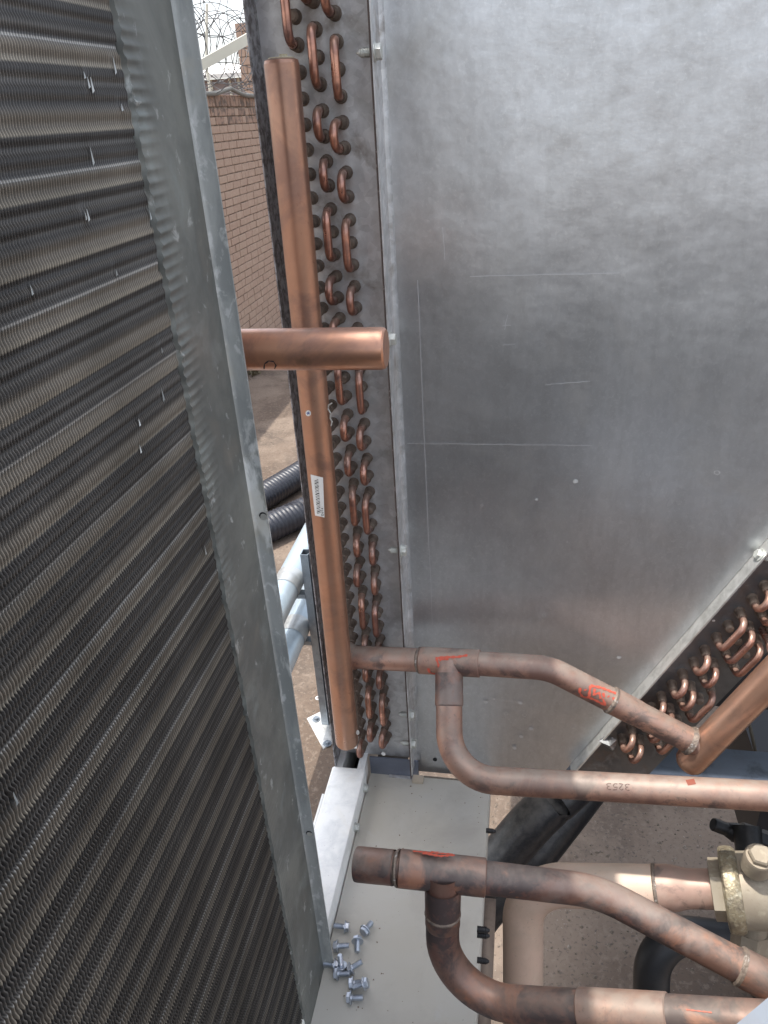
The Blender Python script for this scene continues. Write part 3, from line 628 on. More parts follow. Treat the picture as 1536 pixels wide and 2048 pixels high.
# its header, parallel to the coil
H2A = onY(1383, 1520, .815); H2R = .0205; H2B = H2A+u*1.45
q = onY(1600, 1295, .815); d2 = (q-H2A).normalized(); H2B = H2A+d2*1.3
b = MB(); b.tube(dense([H2A-d2*.000, H2B], .04), H2R, 40, cap=False)
b.tube([H2A+d2*.0005, H2A-d2*.006, H2A-d2*.012, H2A-d2*.0155, H2A-d2*.0165], [H2R, H2R*.96, H2R*.78, H2R*.4, .0005], 40, cap=False); part(b, 'header_pipe', M_cop, coil2)
for k in range(1, 30):
    s = SA-.0254*-1+.0-(-k+1)*.0508-.06; a_ = lat(s, vA(s)+.0444); a_.y = PY; c_ = H2A+d2*((a_-H2A).dot(d2))
    b = MB(); b.tube(fillet([a_, a_+Vector((0, -.03, 0)), Vector((c_.x, c_.y, c_.z))], [.012], 5), .0052, 12); b.tube([a_, a_+Vector((0, -.017, 0))], .0063, 12)
    if a_.z < .4: part(b, 'feed_stub', M_bend, coil2)
# crumpled foil tape scrap by the plate corner
b = MB(); P = [onY(x, y, .885+rnd.uniform(-.006, .004)) for x, y in ((1196, 1482), (1212, 1470), (1224, 1474), (1233, 1480), (1232, 1492), (1229, 1500), (1216, 1497), (1206, 1488))]; c = sum(P, Vector())/8+Vector((0, -.009, .002))
b.add(P+[c, P[1].lerp(c, .5)+Vector((0, .006, 0)), P[5].lerp(c, .5)+Vector((0, -.005, 0))], [(0, 1, 9), (1, 2, 9), (2, 8, 9), (0, 9, 8), (2, 3, 8), (3, 4, 8), (4, 5, 10), (4, 10, 8), (5, 6, 10), (6, 8, 10), (6, 7, 8), (7, 0, 8)])
solo(b, 'tape_scrap', M_fold, 'crumpled silver tape scrap at the lower corner of the slanting coil', 'tape', smooth=False)
# blue grey cross beam and the shaded machine space behind, painted as a dark panel
beam = thing('cross_beam', (.8, 1.0, -1.06), 'long blue grey steel channel beam running behind the copper pipes', 'steel beam')
zb = -1.04
b = MB(); y_ = .965
b.prism([(.075, y_, zb-.012), (.075, y_, zb+.022), (.075, y_+.004, zb+.030), (.075, y_+.012, zb+.0345), (.075, y_+.07, zb+.0345), (.075, y_+.07, zb+.031), (.075, y_+.014, zb+.031), (.075, y_+.004, zb+.02), (.075, y_+.004, zb-.012)], (2.4, 0, 0)); part(b, 'channel', M_beam, beam)
dk = thing('housing_shade', (1.0, 1.6, GZ), 'dark panel painted for the shaded housing behind the slanting coil', 'housing')
b = MB(); b.box((.13, 1.25, -1.10), (2.4, 1.30, .2)); part(b, 'shade_panel', mat('painted_shade_dark', (.03, .032, .036), .5, .2, [((.05, .05, .055), 6, .4, .6, .8)]), dk)  # near-black panel stands in for the shaded compartment interior
b = MB(); b.tube(fillet([onY(1497, 1440, 1.1), onY(1505, 1475, 1.1), onY(1513, 1515, 1.1), onY(1520, 1560, 1.1)], [.05, .05], 4), .003, 8); part(b, 'cable', mat('cable_dark', (.09, .085, .07), .6), dk)

# ================================================================== COPPER PIPEWORK
PR = .0172
# upper run
T0 = at(683, 1313, 1.128); T1 = at(898, 1323, 1.065); T2 = at(1098, 1336, 1.035); T3 = at(1393, 1494, .985)
# aim the last leg at the header axis
d2n = d2; cA = H2A+d2n*.028
T3 = cA
pw = thing('copper_pipework', (T1.x, T1.y, T1.z-.1), 'upper copper pipework joining the tall header to the slanting coil, with tee', 'pipework', 'copper tee pipework')
path = fillet([T0, T1, T2, T3], [.4, .075], 12)
path = dense(path, .02)
b = MB(); b.tube(path[:], PR, 36, cap=False); part(b, 'main_pipe', M_copd, pw)
ax = (T1-T0).normalized(); ax2 = (T2-T1).normalized(); ax3 = (T3-T2).normalized()
def sleeve(mb, A, B, r, lip=.0012): mb.tube([A, A+(B-A).normalized()*.0012, B-(B-A).normalized()*.0012, B], [r-.0012, r, r, r-.0012], 36, cap=True)
def collar(name, A, B, r, m, par):
    b = MB(); sleeve(b, A, B, r); return part(b, name, m, par)
# saddle at header
b = MB(); s0 = T0+ax*HR*.3
b.tube([T0+ax*.010, T0+ax*.016, T0+ax*.020, T0+ax*.026], [.024, .0205, .0188, .0180], 36, cap=False); part(b, 'saddle_joint', M_copd, pw)
cA_ = at(832, 1319, 1.083); dA = (T1-T0).normalized()
pa_ = T1-dA*.043; pb_ = T1+ax2*.044
collar('tee_body', pa_, pb_, .0196, M_copd, pw)
b = MB(); b.tube([pa_-dA*.0035, pa_-dA*.001, pa_+dA*.0005], [PR+.0002, PR+.0022, PR+.0018], 30, cap=False); part(b, 'solder_ring', M_solder, pw)
# branch of the tee, elbow, long horizontal
B1 = at(900, 1345, 1.05); B2 = at(899, 1562, .955); B3 = at(1230, 1583, .895); B4 = B3+(B3-B2).normalized()*.9
B3 = at(1536, 1592, .93); B2 = at(899, 1556, 1.02); B4 = B3+(B3-B2).normalized()*.4
br = fillet([T1, B2, B4], [.062], 14)
PRB = .0183
b = MB(); b.tube(dense(br, .02), PRB, 36, cap=False); part(b, 'branch_pipe', M_copd, pw); BRA, BRB = B2, B4
bd = (B2-T1).normalized()
b = MB(); b.tube([T1+bd*.0165, T1+bd*.036, T1+bd*.044, T1+bd*.047, T1+bd*.060, T1+bd*.062], [.0196, .0196, .0194, .0198, .0198, PRB], 36, cap=False); part(b, 'tee_branch', M_copb, pw)
# welded sleeve in the sloping leg & welded end
w1 = T2+ax3*((at(1238, 1410, 1.0)-T2).dot(ax3))
b = MB(); b.tube([w1-ax3*.0035, w1-ax3*.001, w1+ax3*.002, w1+ax3*.004], [PR+.0002, PR+.0024, PR+.0022, PR+.001], 36, cap=False); part(b, 'solder_ring', M_solder, pw)
w2 = w1+ax3*.028
b = MB(); b.tube([w1, w2, w2+ax3*.02, T3], [PR+.0018, PR+.0016, PR+.0004, PR+.0004], 36, cap=False); part(b, 'welded_sleeve', M_copd, pw)
w3 = T3-ax3*(H2R*1.08)
b = MB(); b.tube([w3-ax3*.004, w3, w3+ax3*.003], [PR+.0006, PR+.0028, PR+.0034], 36, cap=False); part(b, 'solder_ring', M_solder, pw)
# crayon marks and the pencilled 3253 (upside down)
b = MB(); W_ = .0032
def zm(pts, ox=850, oy=1260, k=3.413): return [(ox+x/k, oy+y/k) for x, y in pts]
for s in (zm([(290, 172), (220, 184), (130, 186), (72, 192)]), zm([(78, 192), (92, 240), (108, 290)]), zm([(108, 290), (160, 290), (235, 300), (200, 268)]), zm([(150, 190), (155, 240), (112, 268)]), zm([(98, 205), (140, 198)]), zm([(150, 255), (200, 275), (235, 298)]), zm([(22, 262), (30, 290), (60, 300), (98, 290)])):
    stroke(b, s, pa_, pb_, .0196, W_, .0005)
part(b, 'crayon_mark', M_red, pw, smooth=False)
b = MB()
for s in (zm([(1060, 395), (1055, 425), (1075, 455), (1110, 462), (1130, 440)]), zm([(1093, 405), (1096, 414)]), zm([(1130, 380), (1118, 460), (1165, 480), (1230, 515), (1215, 470)]), zm([(1130, 380), (1200, 392), (1310, 435)]), zm([(1160, 400), (1150, 440), (1190, 430), (1200, 470)]), zm([(1215, 430), (1225, 460)]), zm([(1250, 450), (1256, 458)]), zm([(1300, 425), (1330, 452), (1280, 470)])):
    stroke(b, s, T2, T3, PR, W_, .0005)
part(b, 'crayon_mark', M_red, pw, smooth=False)
b = MB(); glyphs(b, '3253', (1259, 1568), (-14.5, -.6), (0, 13), BRA, BRB, PRB, .0010); part(b, 'pencilled_number', M_ink2, pw, smooth=False)
b = MB(); patch(b, ((1371, 1560), (1388, 1557), (1392, 1568), (1376, 1571)), BRA, BRB, PRB, .0004, 4, 4); part(b, 'rust_spot', mat('rust_spot', (.22, .06, .035), .7), pw)

# lower run
L0 = at(713, 1728, .815); L1 = at(886, 1745, .79); L2 = at(1195, 1782, .80); L3 = at(1560, 1975, .745)
lw = thing('copper_pipework', (L1.x, L1.y, L1.z-.1), 'lower copper pipework with cut open end and scorched tee above the grey cover', 'pipework', 'copper tee pipework')
pth = dense(fillet([L0, L1, L2, L3], [.5, .13], 12), .02)
b = MB(); b.tube(pth, PR-.0004, 36, cap=False)
dl = (L1-L0).normalized(); b.tube([L0, L0+dl*.0, L0+dl*.03], [PR-.0004, PR-.0016, PR-.0018], 36, cap=False); part(b, 'main_pipe', M_copb, lw)
dl2 = (L2-L1).normalized(); dl3 = (L3-L2).normalized()
b = MB(); b.tube([L0, L0+dl*.002, L0+dl*.042], [PR+.0006, PR+.001, PR+.0008], 36, cap=False); part(b, 'cut_end', M_copb, lw)
collar('tee_body', L1-dl*.048, L1+dl2*.046, .0194, M_copb, lw)
b = MB(); b.tube([L1-dl*.0515, L1-dl*.049, L1-dl*.047], [PR+.0002, PR+.0022, PR+.0020], 36, cap=False); part(b, 'solder_ring', M_solder, lw)
K2 = at(884, 1998, .83); K3 = at(1160, 2018, .76); K4 = at(1640, 2052, .66)
kp = dense(fillet([L1, K2, K3, K4], [.06, .3], 14), .02)
b = MB(); b.tube(kp, .0180, 36, cap=False); part(b, 'branch_pipe', M_copb, lw)
kd = (K2-L1).normalized()
b = MB(); b.tube([L1+kd*.0165, L1+kd*.036, L1+kd*.046, L1+kd*.050, L1+kd*.064, L1+kd*.066], [.0194, .0192, .0190, .0188, .0188, .0180], 36, cap=False); part(b, 'tee_branch', M_copb, lw)
b = MB(); b.tube([L1+kd*.049, L1+kd*.051, L1+kd*.053], [.0189, .0197, .0188], 36, cap=False); part(b, 'solder_ring', M_solder, lw)
ke = (K3-K2).normalized(); kf = (K4-K3).normalized()
s1 = K3; s2 = K3+kf*.088
collar('coupling', K3, s2, .0196, M_copd, lw)
e1 = L2+dl3*((at(1480, 1925, .76)-L2).dot(dl3))
b = MB(); b.tube([e1-dl3*.003, e1-dl3*.001, e1+dl3*.002], [PR, PR+.0022, PR+.002], 36, cap=False); part(b, 'solder_ring', M_solder, lw)
b = MB(); b.tube([e1, e1+dl3*.002, L3], [PR+.0014, PR+.0019, PR+.0019], 36, cap=False); part(b, 'end_socket', M_copb, lw)
b = MB()
for s in (((826, 1702), (860, 1705), (905, 1708)), ((845, 1706), (880, 1712), (910, 1710)), ((862, 1703), (895, 1704))): stroke(b, s, L1-dl*.05, L1+dl*.05, .0194, .0032, .0003)
part(b, 'crayon_mark', M_red, lw, smooth=False)
b = MB(); stroke(b, ((1372, 2019), (1424, 2025)), K3, K4, .0180, .0012, .0004); part(b, 'crayon_mark', mat('faint_crayon', (.40, .13, .09), .7), lw, smooth=False)

# ================================================================== NEAR COIL (left foreground)
NXp = -.235; NY = .4775; NF = .5575
nc = thing('condenser_coil', (-.27, .2, -1.25), 'finned condenser coil filling the left foreground with a grey zinc edge frame', 'condenser coil', 'condenser coils')
def fins():
    per = .0048; ys = np.arange(NY-.0012, -.12, -.00233); nf = len(ys)
    zs = np.arange(-1.25, .20, per/4); nz = len(zs)
    ph = 2*np.pi*zs/per
    band = (.0406-zs)/.0595
    amp = .00036*(.55+.45*np.cos(2*np.pi*(band*2)+2.6))
    prof = amp*np.sin(ph)
    V = np.zeros((nf, nz, 3, 3))
    rg = np.random.default_rng(3)
    # bent patches in the fins
    for i, y in enumerate(ys):
        bend = np.zeros(nz)
        for c in NICK:
            dy = (y-c[0]); bend += c[2]*np.exp(-(dy/.003)**2)*np.exp(-((zs-c[1])/.006)**2)
        yy = y+prof+bend+rg.normal(0, .00008)
        x = NXp-.0006+.0004*np.cos(ph*.5)
        V[i, :, 0] = np.stack([x, yy+.00034, zs], 1); V[i, :, 1] = np.stack([x, yy-.00034, zs], 1)
        V[i, :, 2] = np.stack([x-.011, yy-.00022-.0004*np.sin(ph*.5), zs], 1)
    idx = np.arange(nf*nz*3).reshape(nf, nz, 3)
    q1 = np.stack([idx[:, :-1, 0], idx[:, :-1, 1], idx[:, 1:, 1], idx[:, 1:, 0]], -1).reshape(-1, 4)
    q2 = np.stack([idx[:, :-1, 1], idx[:, :-1, 2], idx[:, 1:, 2], idx[:, 1:, 1]], -1).reshape(-1, 4)
    fc = np.concatenate([q1, q2]).astype(np.int32)
    me = bpy.data.meshes.new('fins'); me.vertices.add(nf*nz*3); me.vertices.foreach_set('co', V.reshape(-1).astype(np.float32))
    me.loops.add(len(fc)*4); me.loops.foreach_set('vertex_index', fc.reshape(-1)); me.polygons.add(len(fc))
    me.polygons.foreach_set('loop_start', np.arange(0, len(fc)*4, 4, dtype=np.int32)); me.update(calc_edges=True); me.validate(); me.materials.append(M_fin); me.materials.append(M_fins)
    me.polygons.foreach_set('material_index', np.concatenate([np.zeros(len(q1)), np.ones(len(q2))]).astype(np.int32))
    o = link('fins', me, nc); o['kind'] = 'stuff'; return o
NICK = []
nickpx = [(168, 150), (176, 165), (183, 170), (228, 130), (243, 215), (183, 312), (170, 430), (232, 545), (62, 580), (175, 430), (278, 845), (280, 898), (323, 700), (30, 1598), (325, 790), (410, 1100), (300, 430)]
for px, py in nickpx:
    p = onX(px, py, NXp); NICK.append((p.y, p.z, rnd.choice((-1, 1))*.0016))
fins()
b = MB()
for px, py in nickpx:      # fins pressed flat catch the light
    p = onX(px, py, NXp+.0005); l = rnd.uniform(.0015, .005); w = rnd.uniform(.0002, .0006)
    b.add([p+Vector((0, -w, -l)), p+Vector((.0008, w, -l*.7)), p+Vector((0, w*1.6, l)), p+Vector((.0003, -w*.6, l*.8))], [(0, 1, 2, 3)])
o = part(b, 'bent_fin', M_frameb, nc, smooth=False); o['kind'] = 'stuff'
b = MB(); b.box((NXp-.075, -.14, -1.25), (NXp-.0115, NF-.004, .20)); part(b, 'core', M_dark, nc)
b = MB(); b.box((NXp-.075, -.14, .2), (NXp-.001, NF-.002, .34)); part(b, 'sun_block_slab', M_frame, nc)  # unseen slab extends the coil upward to block the sun
b = MB(); b.box((-.98, -.14, .345), (NXp-.002, 1.02, .352)); part(b, 'sun_block_deck', M_galv, nc)  # unseen deck added to keep direct sun off the cover and gap
k = 0; z = .0406
b = MB()
for k in range(-20, 50):
    z = .0406-.0595/2*k-.012
    if -1.24 < z < .19: b.tube([(NXp-.0085, -.12, z), (NXp-.0085, NY, z)], .0046, 10, cap=False)
o = part(b, 'tubes', M_sleeve, nc); o['kind'] = 'stuff'
# end frame: dimpled face flange, rolled fold, outward flange
b = MB(); zs = np.arange(-1.25, .34, .0012); ny = 14
for z in zs:
    for i in range(ny+1):
        f = max(0, i-1)/(ny-1); y = NY+(NF-NY)*f
        bump = .0012*math.exp(-((f-.03)/.20)**2)*(.5+.5*math.cos(2*math.pi*z/.0074))**2*(1+.35*math.sin(z*71)+.3*math.sin(z*173))*(1 if z > -.22 else max(.18, 1+(z+.22)*5))
        y2 = y+(0 if f > .03 else .0009*math.sin(z*260)+.0006*math.sin(z*97))
        crease = -.0010*math.exp(-((f-.76)/.03)**2)
        b.v.append((NXp+.0022+bump+crease, y2, z) if i else (NXp-.004, NY-.0016, z))
nn_ = ny+1
for j in range(len(zs)-1):
    for i in range(ny): b.f.append((j*nn_+i, j*nn_+i+1, (j+1)*nn_+i+1, (j+1)*nn_+i)); b.m.append(0)
part(b, 'face_flange', M_frame, nc, ang=60)
b = MB(); prof = [(NXp+.0022, NF), (NXp+.0030, NF+.0012), (NXp+.0050, NF+.0020), (NXp+.0155, NF+.0026), (NXp+.0157, NF+.0042), (NXp-.001, NF+.0040)]
b.prism([(x, y, -1.25) for x, y in prof], (0, 0, 1.59)); part(b, 'outer_flange', M_frameb, nc)
b = MB(); b.box((NXp-.08, NF-.001, -1.25), (NXp-.001, NF+.0030, .34)); part(b, 'end_plate', M_galv, nc)
for px, py in ((526, 1031), (618, 1666)):
    q = onY(px, py, NF+.0022); b = MB(); b.tube([q+Vector((0, -.0006, 0)), q+Vector((0, .0008, 0))], .0034, 18); h = part(b, 'flange_hole', M_dark, nc)
    b = MB(); b.tube([q+Vector((.0006, -.0009, -.0008)), q+Vector((.0006, -.0005, -.0008))], .0030, 18); subpart(b, 'rim_highlight', M_strip, h)  # bright disc paints the highlight at the hole's edge
for kc, x in enumerate((-.252, -.273, -.294)):
    for kk in range(-50, 12):
        if kk % 7 in (0, 3, 5):
            z = .07+kk*TP*1.0
            if -1.2 < z < .3: link('return_bend', BM['l', 1], nc, Matrix.Translation((x, NF+.004, z+(.0125 if kc % 2 else 0))) @ Matrix.Rotation(math.pi, 4, 'Z'))
b = MB(); b.tube([(-.30, .613, -1.1), (-.30, .613, .2)], .0178, 30); part(b, 'header_pipe', M_cop, nc)
# capped copper stub sticking out behind the frame
ST1 = at(762, 697, .632); ST0 = Vector((-.33, ST1.y, ST1.z)); SR = .0178
sx = Vector((1, 0, 0))
b = MB(); b.tube(dense([ST0, ST1], .03)+[ST1+sx*.003, ST1+sx*.0045], [SR]*(len(dense([ST0, ST1], .03)))+[SR-.0006, SR-.0022], 44)
o = part(b, 'capped_stub', M_stub, nc)
b = MB(); stroke(b, ((528, 738), (529, 728), (537, 722), (547, 723), (552, 731), (549, 738)), ST0, ST1, SR, .0011); subpart(b, 'marker_ring', M_ink, o)

# ================================================================== RAIL, COVER, SCREWS
rail = thing('support_rail', (-.262, .7, -1.0), 'white zinc support rail running under the foot of the upright coil', 'support rail')
zt_ = -.950; xa, xb = -.2905, -.2345
cap_y1 = onZ(690, 1535, zt_).y
b = MB(); prof = [(xa, -1.0), (xa, zt_-.003), (xa+.003, zt_), (xb-.003, zt_), (xb-.0008, zt_-.0008), (xb, zt_-.003), (xb, -1.02), (xb-.0015, -1.02), (xb-.0015, zt_-.004), (xa+.0015, zt_-.004), (xa+.0015, -1.0)]
b.prism([(x, .30, z) for x, z in prof], (0, cap_y1-.30, 0)); part(b, 'rail_cap', M_white, rail)
b = MB(); b.box((xa-.004, .30, -.975), (xa-.0005, cap_y1-.055, -.953)); part(b, 'rail_lip', M_white, rail)
xi0, xi1 = xa+.003, xb-.003
b = MB(); b.box((xi0, cap_y1-.1, -1.03), (xi0+.013, 1.9, zt_-.0045)); part(b, 'left_wall', M_white, rail)
b = MB(); b.box((xi1-.012, cap_y1-.1, -1.03), (xi1, 1.9, zt_-.0045)); part(b, 'right_wall', M_white, rail)
b = MB(); b.box((xi0+.013, cap_y1-.1, -1.04), (xi1-.012, 1.9, -1.03)); part(b, 'channel_floor', M_dark, rail)
for px, py in ((728, 1576), (710, 1654)):
    q = onX(px, py, xb+.0005); part(hexscrew(q, (1, 0, 0), hr=.0062, fl=.0072, hh=.0065, tl=.004), 'rail_bolt', M_boltw, rail)

CZ = -.985
cv = thing('grey_cover', (-.13, .5, -1.05), 'flat grey painted sheet cover with loose screws lying on it', 'cover')
bm = MB(); x0, x1, y0, y1 = -.2325, -.0305, .05, .893
bm.prism([(x0, y0, CZ), (x1-.002, y0, CZ), (x1, y0, CZ-.002), (x1, y0, CZ-.045), (x1-.0015, y0, CZ-.045), (x1-.0015, y0, CZ-.003), (x0, y0, CZ-.0015)], (0, y1-y0, 0)); part(bm, 'cover_sheet', M_cover, cv)
bm = MB(); bm.box((x0, y1-.0005, CZ-.03), (x1, y1+.0015, CZ+.0020)); part(bm, 'rear_lip', mat('beige_edge', (.20, .18, .15), .7, 0, [((.16, .13, .1), 90, .45, .6, .8)]), cv)
ledm = mat('brown_flange', (.17, .13, .105), .6, .2, [((.26, .21, .17), 40, .45, .65, .8, None, (1, .1, 1)), ((.09, .07, .06), 60, .5, .7, .7)])
bm = MB(); bm.box((x1-.001, .05, CZ-.075), (x1+.016, .72, CZ-.048)); part(bm, 'side_ledge', ledm, cv)
for px, py in ((984, 1661), (966, 1858), (966, 1869), (966, 1920)):
    q = onX(px-12, py, x1+.002); b = MB(); n_ = 14
    b.tube([q+Vector((.013*i/n_, 0, 0)) for i in range(n_+1)], [(.0030 if i % 2 else .0034)*(1 if i < 11 else 1-(i-10)*.16) for i in range(n_+1)], 10); part(b, 'screw_tip', M_boltd, cv)
b = MB()
for i in range(150):
    x, y = rnd.uniform(x0+.01, x1-.01), rnd.uniform(.3, y1-.02); s_ = rnd.choice((.0005, .0007, .001, .0016)); a = rnd.uniform(0, 6)
    b.add([(x+s_*math.cos(a), y+s_*math.sin(a), CZ+.0002), (x+s_*math.cos(a+2), y+s_*math.sin(a+2), CZ+.0002), (x+s_*math.cos(a+4), y+s_*math.sin(a+4), CZ+.0007)], [(0, 1, 2)])
o = part(b, 'swarf', mat('swarf', (.16, .12, .09), .8, .1), cv, smooth=False); o['kind'] = 'stuff'
# a square of beige gasket behind the cover
q = onZ(842, 1537, CZ+.004)
b = MB(); b.box((q.x-.011, y1-.016, CZ+.0006), (q.x+.007, y1-.002, CZ+.006)); part(b, 'gasket_block', mat('gasket', (.42, .36, .28), .8), cv)

def boltmesh():
    b = MB(); a = Vector((1, 0, 0)); h = Vector((0, 0, 0))   # head points +x, shank -x
    b.tube([h, h+a*.0004, h+a*.0016, h+a*.0020], [.0086, .0090, .0088, .0074], 24)
    b.tube([h+a*.0018, h+a*.0062, h+a*.0070], [.0072, .0072, .0060], 6)
    b.tube([h+a*.0069, h+a*.0062], [.0048, .0044], 16)
    L_ = .0165; n_ = 60; pts = [h-a*L_*i/n_ for i in range(n_+1)]
    rr = [(.0038+.00042*math.cos(2*math.pi*i/6)) if i > 6 else .0040 for i in range(n_+1)]; rr[-1] = .0030; rr[-2] = .0034
    b.tube(pts, rr, 14); return b
bme = boltmesh().mesh('bolt', M_bolt)
# (pixel of the flange centre, direction the head points on screen, tilt of the axis above the cover)
BL = [((689, 1854), (1, .05), -6, 'screw nearest the white rail with its head pointing right'),
      ((731, 1860), (-.55, .75), 8, 'upper right screw with its thread pointing away to the right'),
      ((676, 1893), (-1, .03), -4, 'screw on the left edge with its head against the coil frame'),
      ((715, 1884), (.02, -1), -4, 'screw pointing its thread straight towards the lower edge'),
      ((682, 1930), (.05, .55), -72, 'screw standing on its head with the thread up'),
      ((704, 1936), (-.9, .4), -14, 'screw just right of the upright one, thread pointing right'),
      ((677, 1948), (-1, -.03), -4, 'screw below the upright one with its head to the left'),
      ((668, 1930), (1, .1), -4, 'screw half hidden by the coil frame beside the upright one'),
      ((707, 1967), (-1, .1), -2, 'screw with another screw leaning across its thread tip'),
      ((728, 1974), (.8, -.1), 16, 'screw lying across two others with its head to the right'),
      ((703, 1996), (-1, -.03), -3, 'lowest screw of the scatter with its head to the left')]
for i, ((px, py), (dx, dy), tilt, lb) in enumerate(BL):
    r0 = .0090; zc = CZ+.0076
    c = onZ(px, py, zc); e = onZ(px+dx*10, py+dy*10, zc); d = (e-c); d.z = 0; d.normalize()
    th = R(tilt)
    ax_ = (d*math.cos(th)+Vector((0, 0, 1))*math.sin(th)).normalized()
    if i == 4: c.z = CZ+.0072
    elif i == 9: c.z = CZ+.0145
    q_ = ax_.to_track_quat('X', 'Z')
    o = bpy.data.objects.new('hex_screw', bme); COL.objects.link(o); o.matrix_world = Matrix.Translation(c) @ q_.to_matrix().to_4x4() @ Matrix.Rotation(rnd.uniform(0, 6), 4, 'X') @ Matrix.Scale(.9, 4)
    # let the lowest point touch the cover
    mz = min((o.matrix_world @ v.co).z for v in bme.vertices)
    if i != 9: o.location.z += CZ+.0001-mz
    tagit(o, 'zinc flanged hex '+lb, 'screw', 'loose screws on the grey cover')

# ================================================================== LOWER RIGHT
sp = thing('suction_pipe', at(1150, 1800, 1.3), 'thick beige dusty pipe bending round to a brass valve body', 'pipe')
SP0 = at(1046, 2230, 1.36); SP1 = at(1046, 1768, 1.27); SP2 = at(1345, 1774, 1.19); SP3 = at(1424, 1778, 1.165); SPR = .0345
pts = dense(fillet([SP0, SP1, SP3], [.085], 16), .03)
sdir = (SP3-SP1).normalized()
sE = SP1+sdir*((at(1312, 1772, 1.2)-SP1).dot(sdir))
pp_ = [p for p in pts]
b = MB(); b.tube(fillet([SP0, SP1, sE], [.085], 16), SPR, 44, cap=False); part(b, 'lagged_pipe', M_beige, sp)
b = MB(); b.tube([sE-sdir*.003, sE-sdir*.001, sE+sdir*.003], [SPR, SPR+.0022, SPR+.001], 40, cap=False); part(b, 'solder_ring', M_solder, sp)
l_ = (SP3-sE).length
b = MB(); b.tube([sE, sE+sdir*.02, sE+sdir*.030, sE+sdir*.042, sE+sdir*.052, SP3], [SPR+.0002, SPR, SPR-.001, SPR-.0045, SPR-.0055, SPR-.0055], 44, cap=False); part(b, 'copper_reducer', M_pink, sp)
hx = SP3
b = MB(); b.tube([hx-sdir*.001, hx, hx+sdir*.0155, hx+sdir*.0165], [.042, .0455, .0455, .044], 6); part(b, 'hex_nut', M_brass, sp)
fx = hx+sdir*.0155
b = MB(); rr = []; pp2 = []
for i, (s, r_) in enumerate(((0, .048), (.001, .0585), (.004, .0615), (.012, .0625), (.020, .0615), (.025, .0585), (.026, .054))): pp2.append(fx+sdir*s); rr.append(r_)
b.tube(pp2, rr, 48); part(b, 'weld_bead', M_brassw, sp)
b = MB(); b.tube([fx+sdir*.024, fx+sdir*.4], [.0550, .0550], 48); part(b, 'valve_body', M_brass, sp)
c = at(1516, 1722, 1.09); upv = Vector((-.05, -.25, 1)).normalized(); c0 = c-upv*.02
b = MB(); b.tube([c0, c+upv*.012, c+upv*.016], [.0205, .0205, .0185], 30); b.tube([c+upv*.014, c+upv*.022, c+upv*.025], [.0165, .0165, .014], 6); part(b, 'port_cap', M_brass, sp)
b = MB(); c = fx+sdir*.055+Vector((0, 0, -.05)); b.tube([c, c+Vector((0, -.01, -.05))], .02, 20); b.tube([c+Vector((-.0, 0, -.04)), c+Vector((.0, -.01, -.075))], .03, 8); part(b, 'lower_port', M_brass, sp)

# black elbowed pipe
bp = MB(); Q0 = at(1292, 2300, 1.5); Q1 = at(1306, 1862, 1.46); Q2 = at(1420, 1862, 1.5); Q3 = at(1650, 1900, 1.55)
bp.tube(dense(fillet([Q0, Q1, Q3], [.07], 14), .05), .0345, 36)
solo(bp, 'insulated_pipe', M_blks, 'smooth black insulated pipe with an elbow below the beige pipe', 'pipe', 'black insulated pipes')
for k, (pts_, r_, lb) in enumerate(((((760, 1960, 1.95), (985, 1735, 1.80), (1075, 1630, 1.78), (1160, 1560, 1.80), (1230, 1490, 1.95)), .052, 'upper black insulated pipe curving behind the grey cover'),
                                (((820, 2080, 1.95), (960, 1830, 1.9), (1075, 1705, 1.9), (1165, 1590, 1.93), (1270, 1450, 2.1)), .050, 'lower black insulated pipe curving behind the grey cover'))):
    b = MB(); b.tube(dense(fillet([at(*p) for p in pts_], [.25]*3, 8), .03), r_, 32)
    solo(b, 'insulated_pipe', M_blk, lb, 'pipe', 'black insulated pipes')
# black service valve
sv = thing('service_valve', at(1470, 1690, 1.5), 'black service valve with capped stem below the long copper pipe', 'valve')
a = at(1425, 1648, 1.45); c = at(1500, 1676, 1.45); dv_ = (c-a).normalized()
M_bv = mat('black_valve', (.022, .023, .025), .45, .3, [((.05, .05, .05), 40, .45, .65, .8)])
b = MB(); b.tube([a, a+dv_*.002, a+dv_*.028, a+dv_*.030, a+dv_*.042], [.011, .0125, .0125, .014, .0175], 20); part(b, 'stem_cap', M_bv, sv)
b = MB(); b.tube([a+dv_*.040, a+dv_*.044, a+dv_*.052, a+dv_*.056], [.014, .0185, .0185, .012], 6); part(b, 'gland_nut', M_bv, sv)
b = MB(); b.tube([a+dv_*.050, a+dv_*.058, a+dv_*.20], [.017, .024, .026], 8); part(b, 'valve_body', M_bv, sv)
c2 = at(1498, 1694, 1.42); b = MB(); b.tube([c2+Vector((0, .03, .02)), c2+Vector((0, -.012, -.01))], [.026, .024], 24); b.tube([c2+Vector((0, -.011, -.009)), c2+Vector((0, -.02, -.016))], .011, 6); part(b, 'side_boss', M_bv, sv)
cb = MB(); p = at(1505, 1640, 1.75); cb.box((p.x-.01, p.y-.05, p.z-.07), (p.x+.8, p.y+.3, p.z+.16))
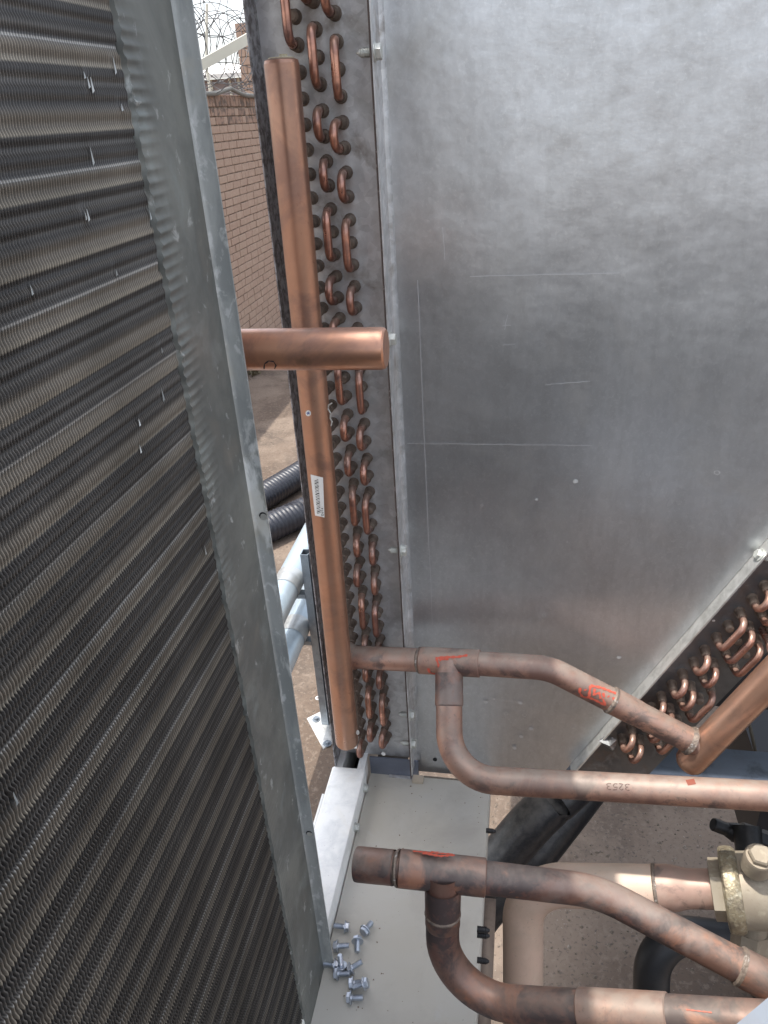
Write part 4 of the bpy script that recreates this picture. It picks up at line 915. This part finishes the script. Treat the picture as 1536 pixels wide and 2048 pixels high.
solo(cb, 'junction_box', mat('dark_box', (.035, .036, .042), .6), 'dark grey box in shade behind the service valve', 'box')
# pale blue cabinet corner at the lower right edge
a = at(1468, 2052, .62); c = at(1542, 1990, .62)
e = (c-a).normalized(); e.z = 0; e.normalize(); zc_ = (a.z+c.z)/2; a = onZ(1468, 2052, zc_); c = onZ(1542, 1990, zc_); e = (c-a).normalized(); nrm_ = Vector((e.y, -e.x, 0))
b = MB(); b.prism([a-e*.12, a+e*.22, a+e*.22+nrm_*.14, a-e*.12+nrm_*.14], (0, 0, -.04))
solo(b, 'cabinet_top', mat('pale_paint', (.17, .185, .21), .5, 0, [((.18, .21, .25), 20, .45, .65, .6)]), 'pale blue grey cabinet corner in the lower right of the photo', 'cabinet')

# unseen cabinet added behind the camera to darken what the sheet panel mirrors
nx = thing('reflection_cabinet', (.8, -1.5, GZ), 'unseen dark cabinet added behind the camera for the sheet panel to mirror', 'cabinet')
b = MB(); b.box((-.9, -1.7, GZ), (2.6, -1.2, -.42)); part(b, 'added_body', mat('reflection_cabinet_grey', (.05, .05, .048), .6, 0, [((.04, .04, .04), 2, .4, .65, .7)]), nx)
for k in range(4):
    b = MB(); b.box((-.86+k*.87, -1.198, GZ+.12), (-.03+k*.87, -1.185, -.5)); part(b, 'reflection_door', mat('reflection_door_grey', (.065, .063, .06), .55), nx)

b = MB(); b.box((-.215, .06, GZ), (-.048, .86, CZ-.05)); part(b, 'added_body', mat('added_cover_body', (.2, .19, .17), .6), cv)  # unseen body added under the cover to keep light off the ground
cpz = thing('sky_blocker', (1.3, 1.0, GZ), 'unseen dark shell added beyond the right edge to block sky light', 'sky_blocker')  # unseen shell added to block sky light from the right
b = MB(); b.tube([(1.25, 1.2, GZ), (1.25, 1.2, -1.25), (1.25, 1.2, -1.18), (1.25, 1.2, -1.12), (1.25, 1.2, -1.10)], [.42, .42, .40, .30, .05], 40); part(b, 'sky_blocker_shell', M_boltd, cpz)
b = MB(); b.box((.75, .7, GZ), (1.8, 1.7, GZ+.06)); part(b, 'base', M_boltd, cpz)
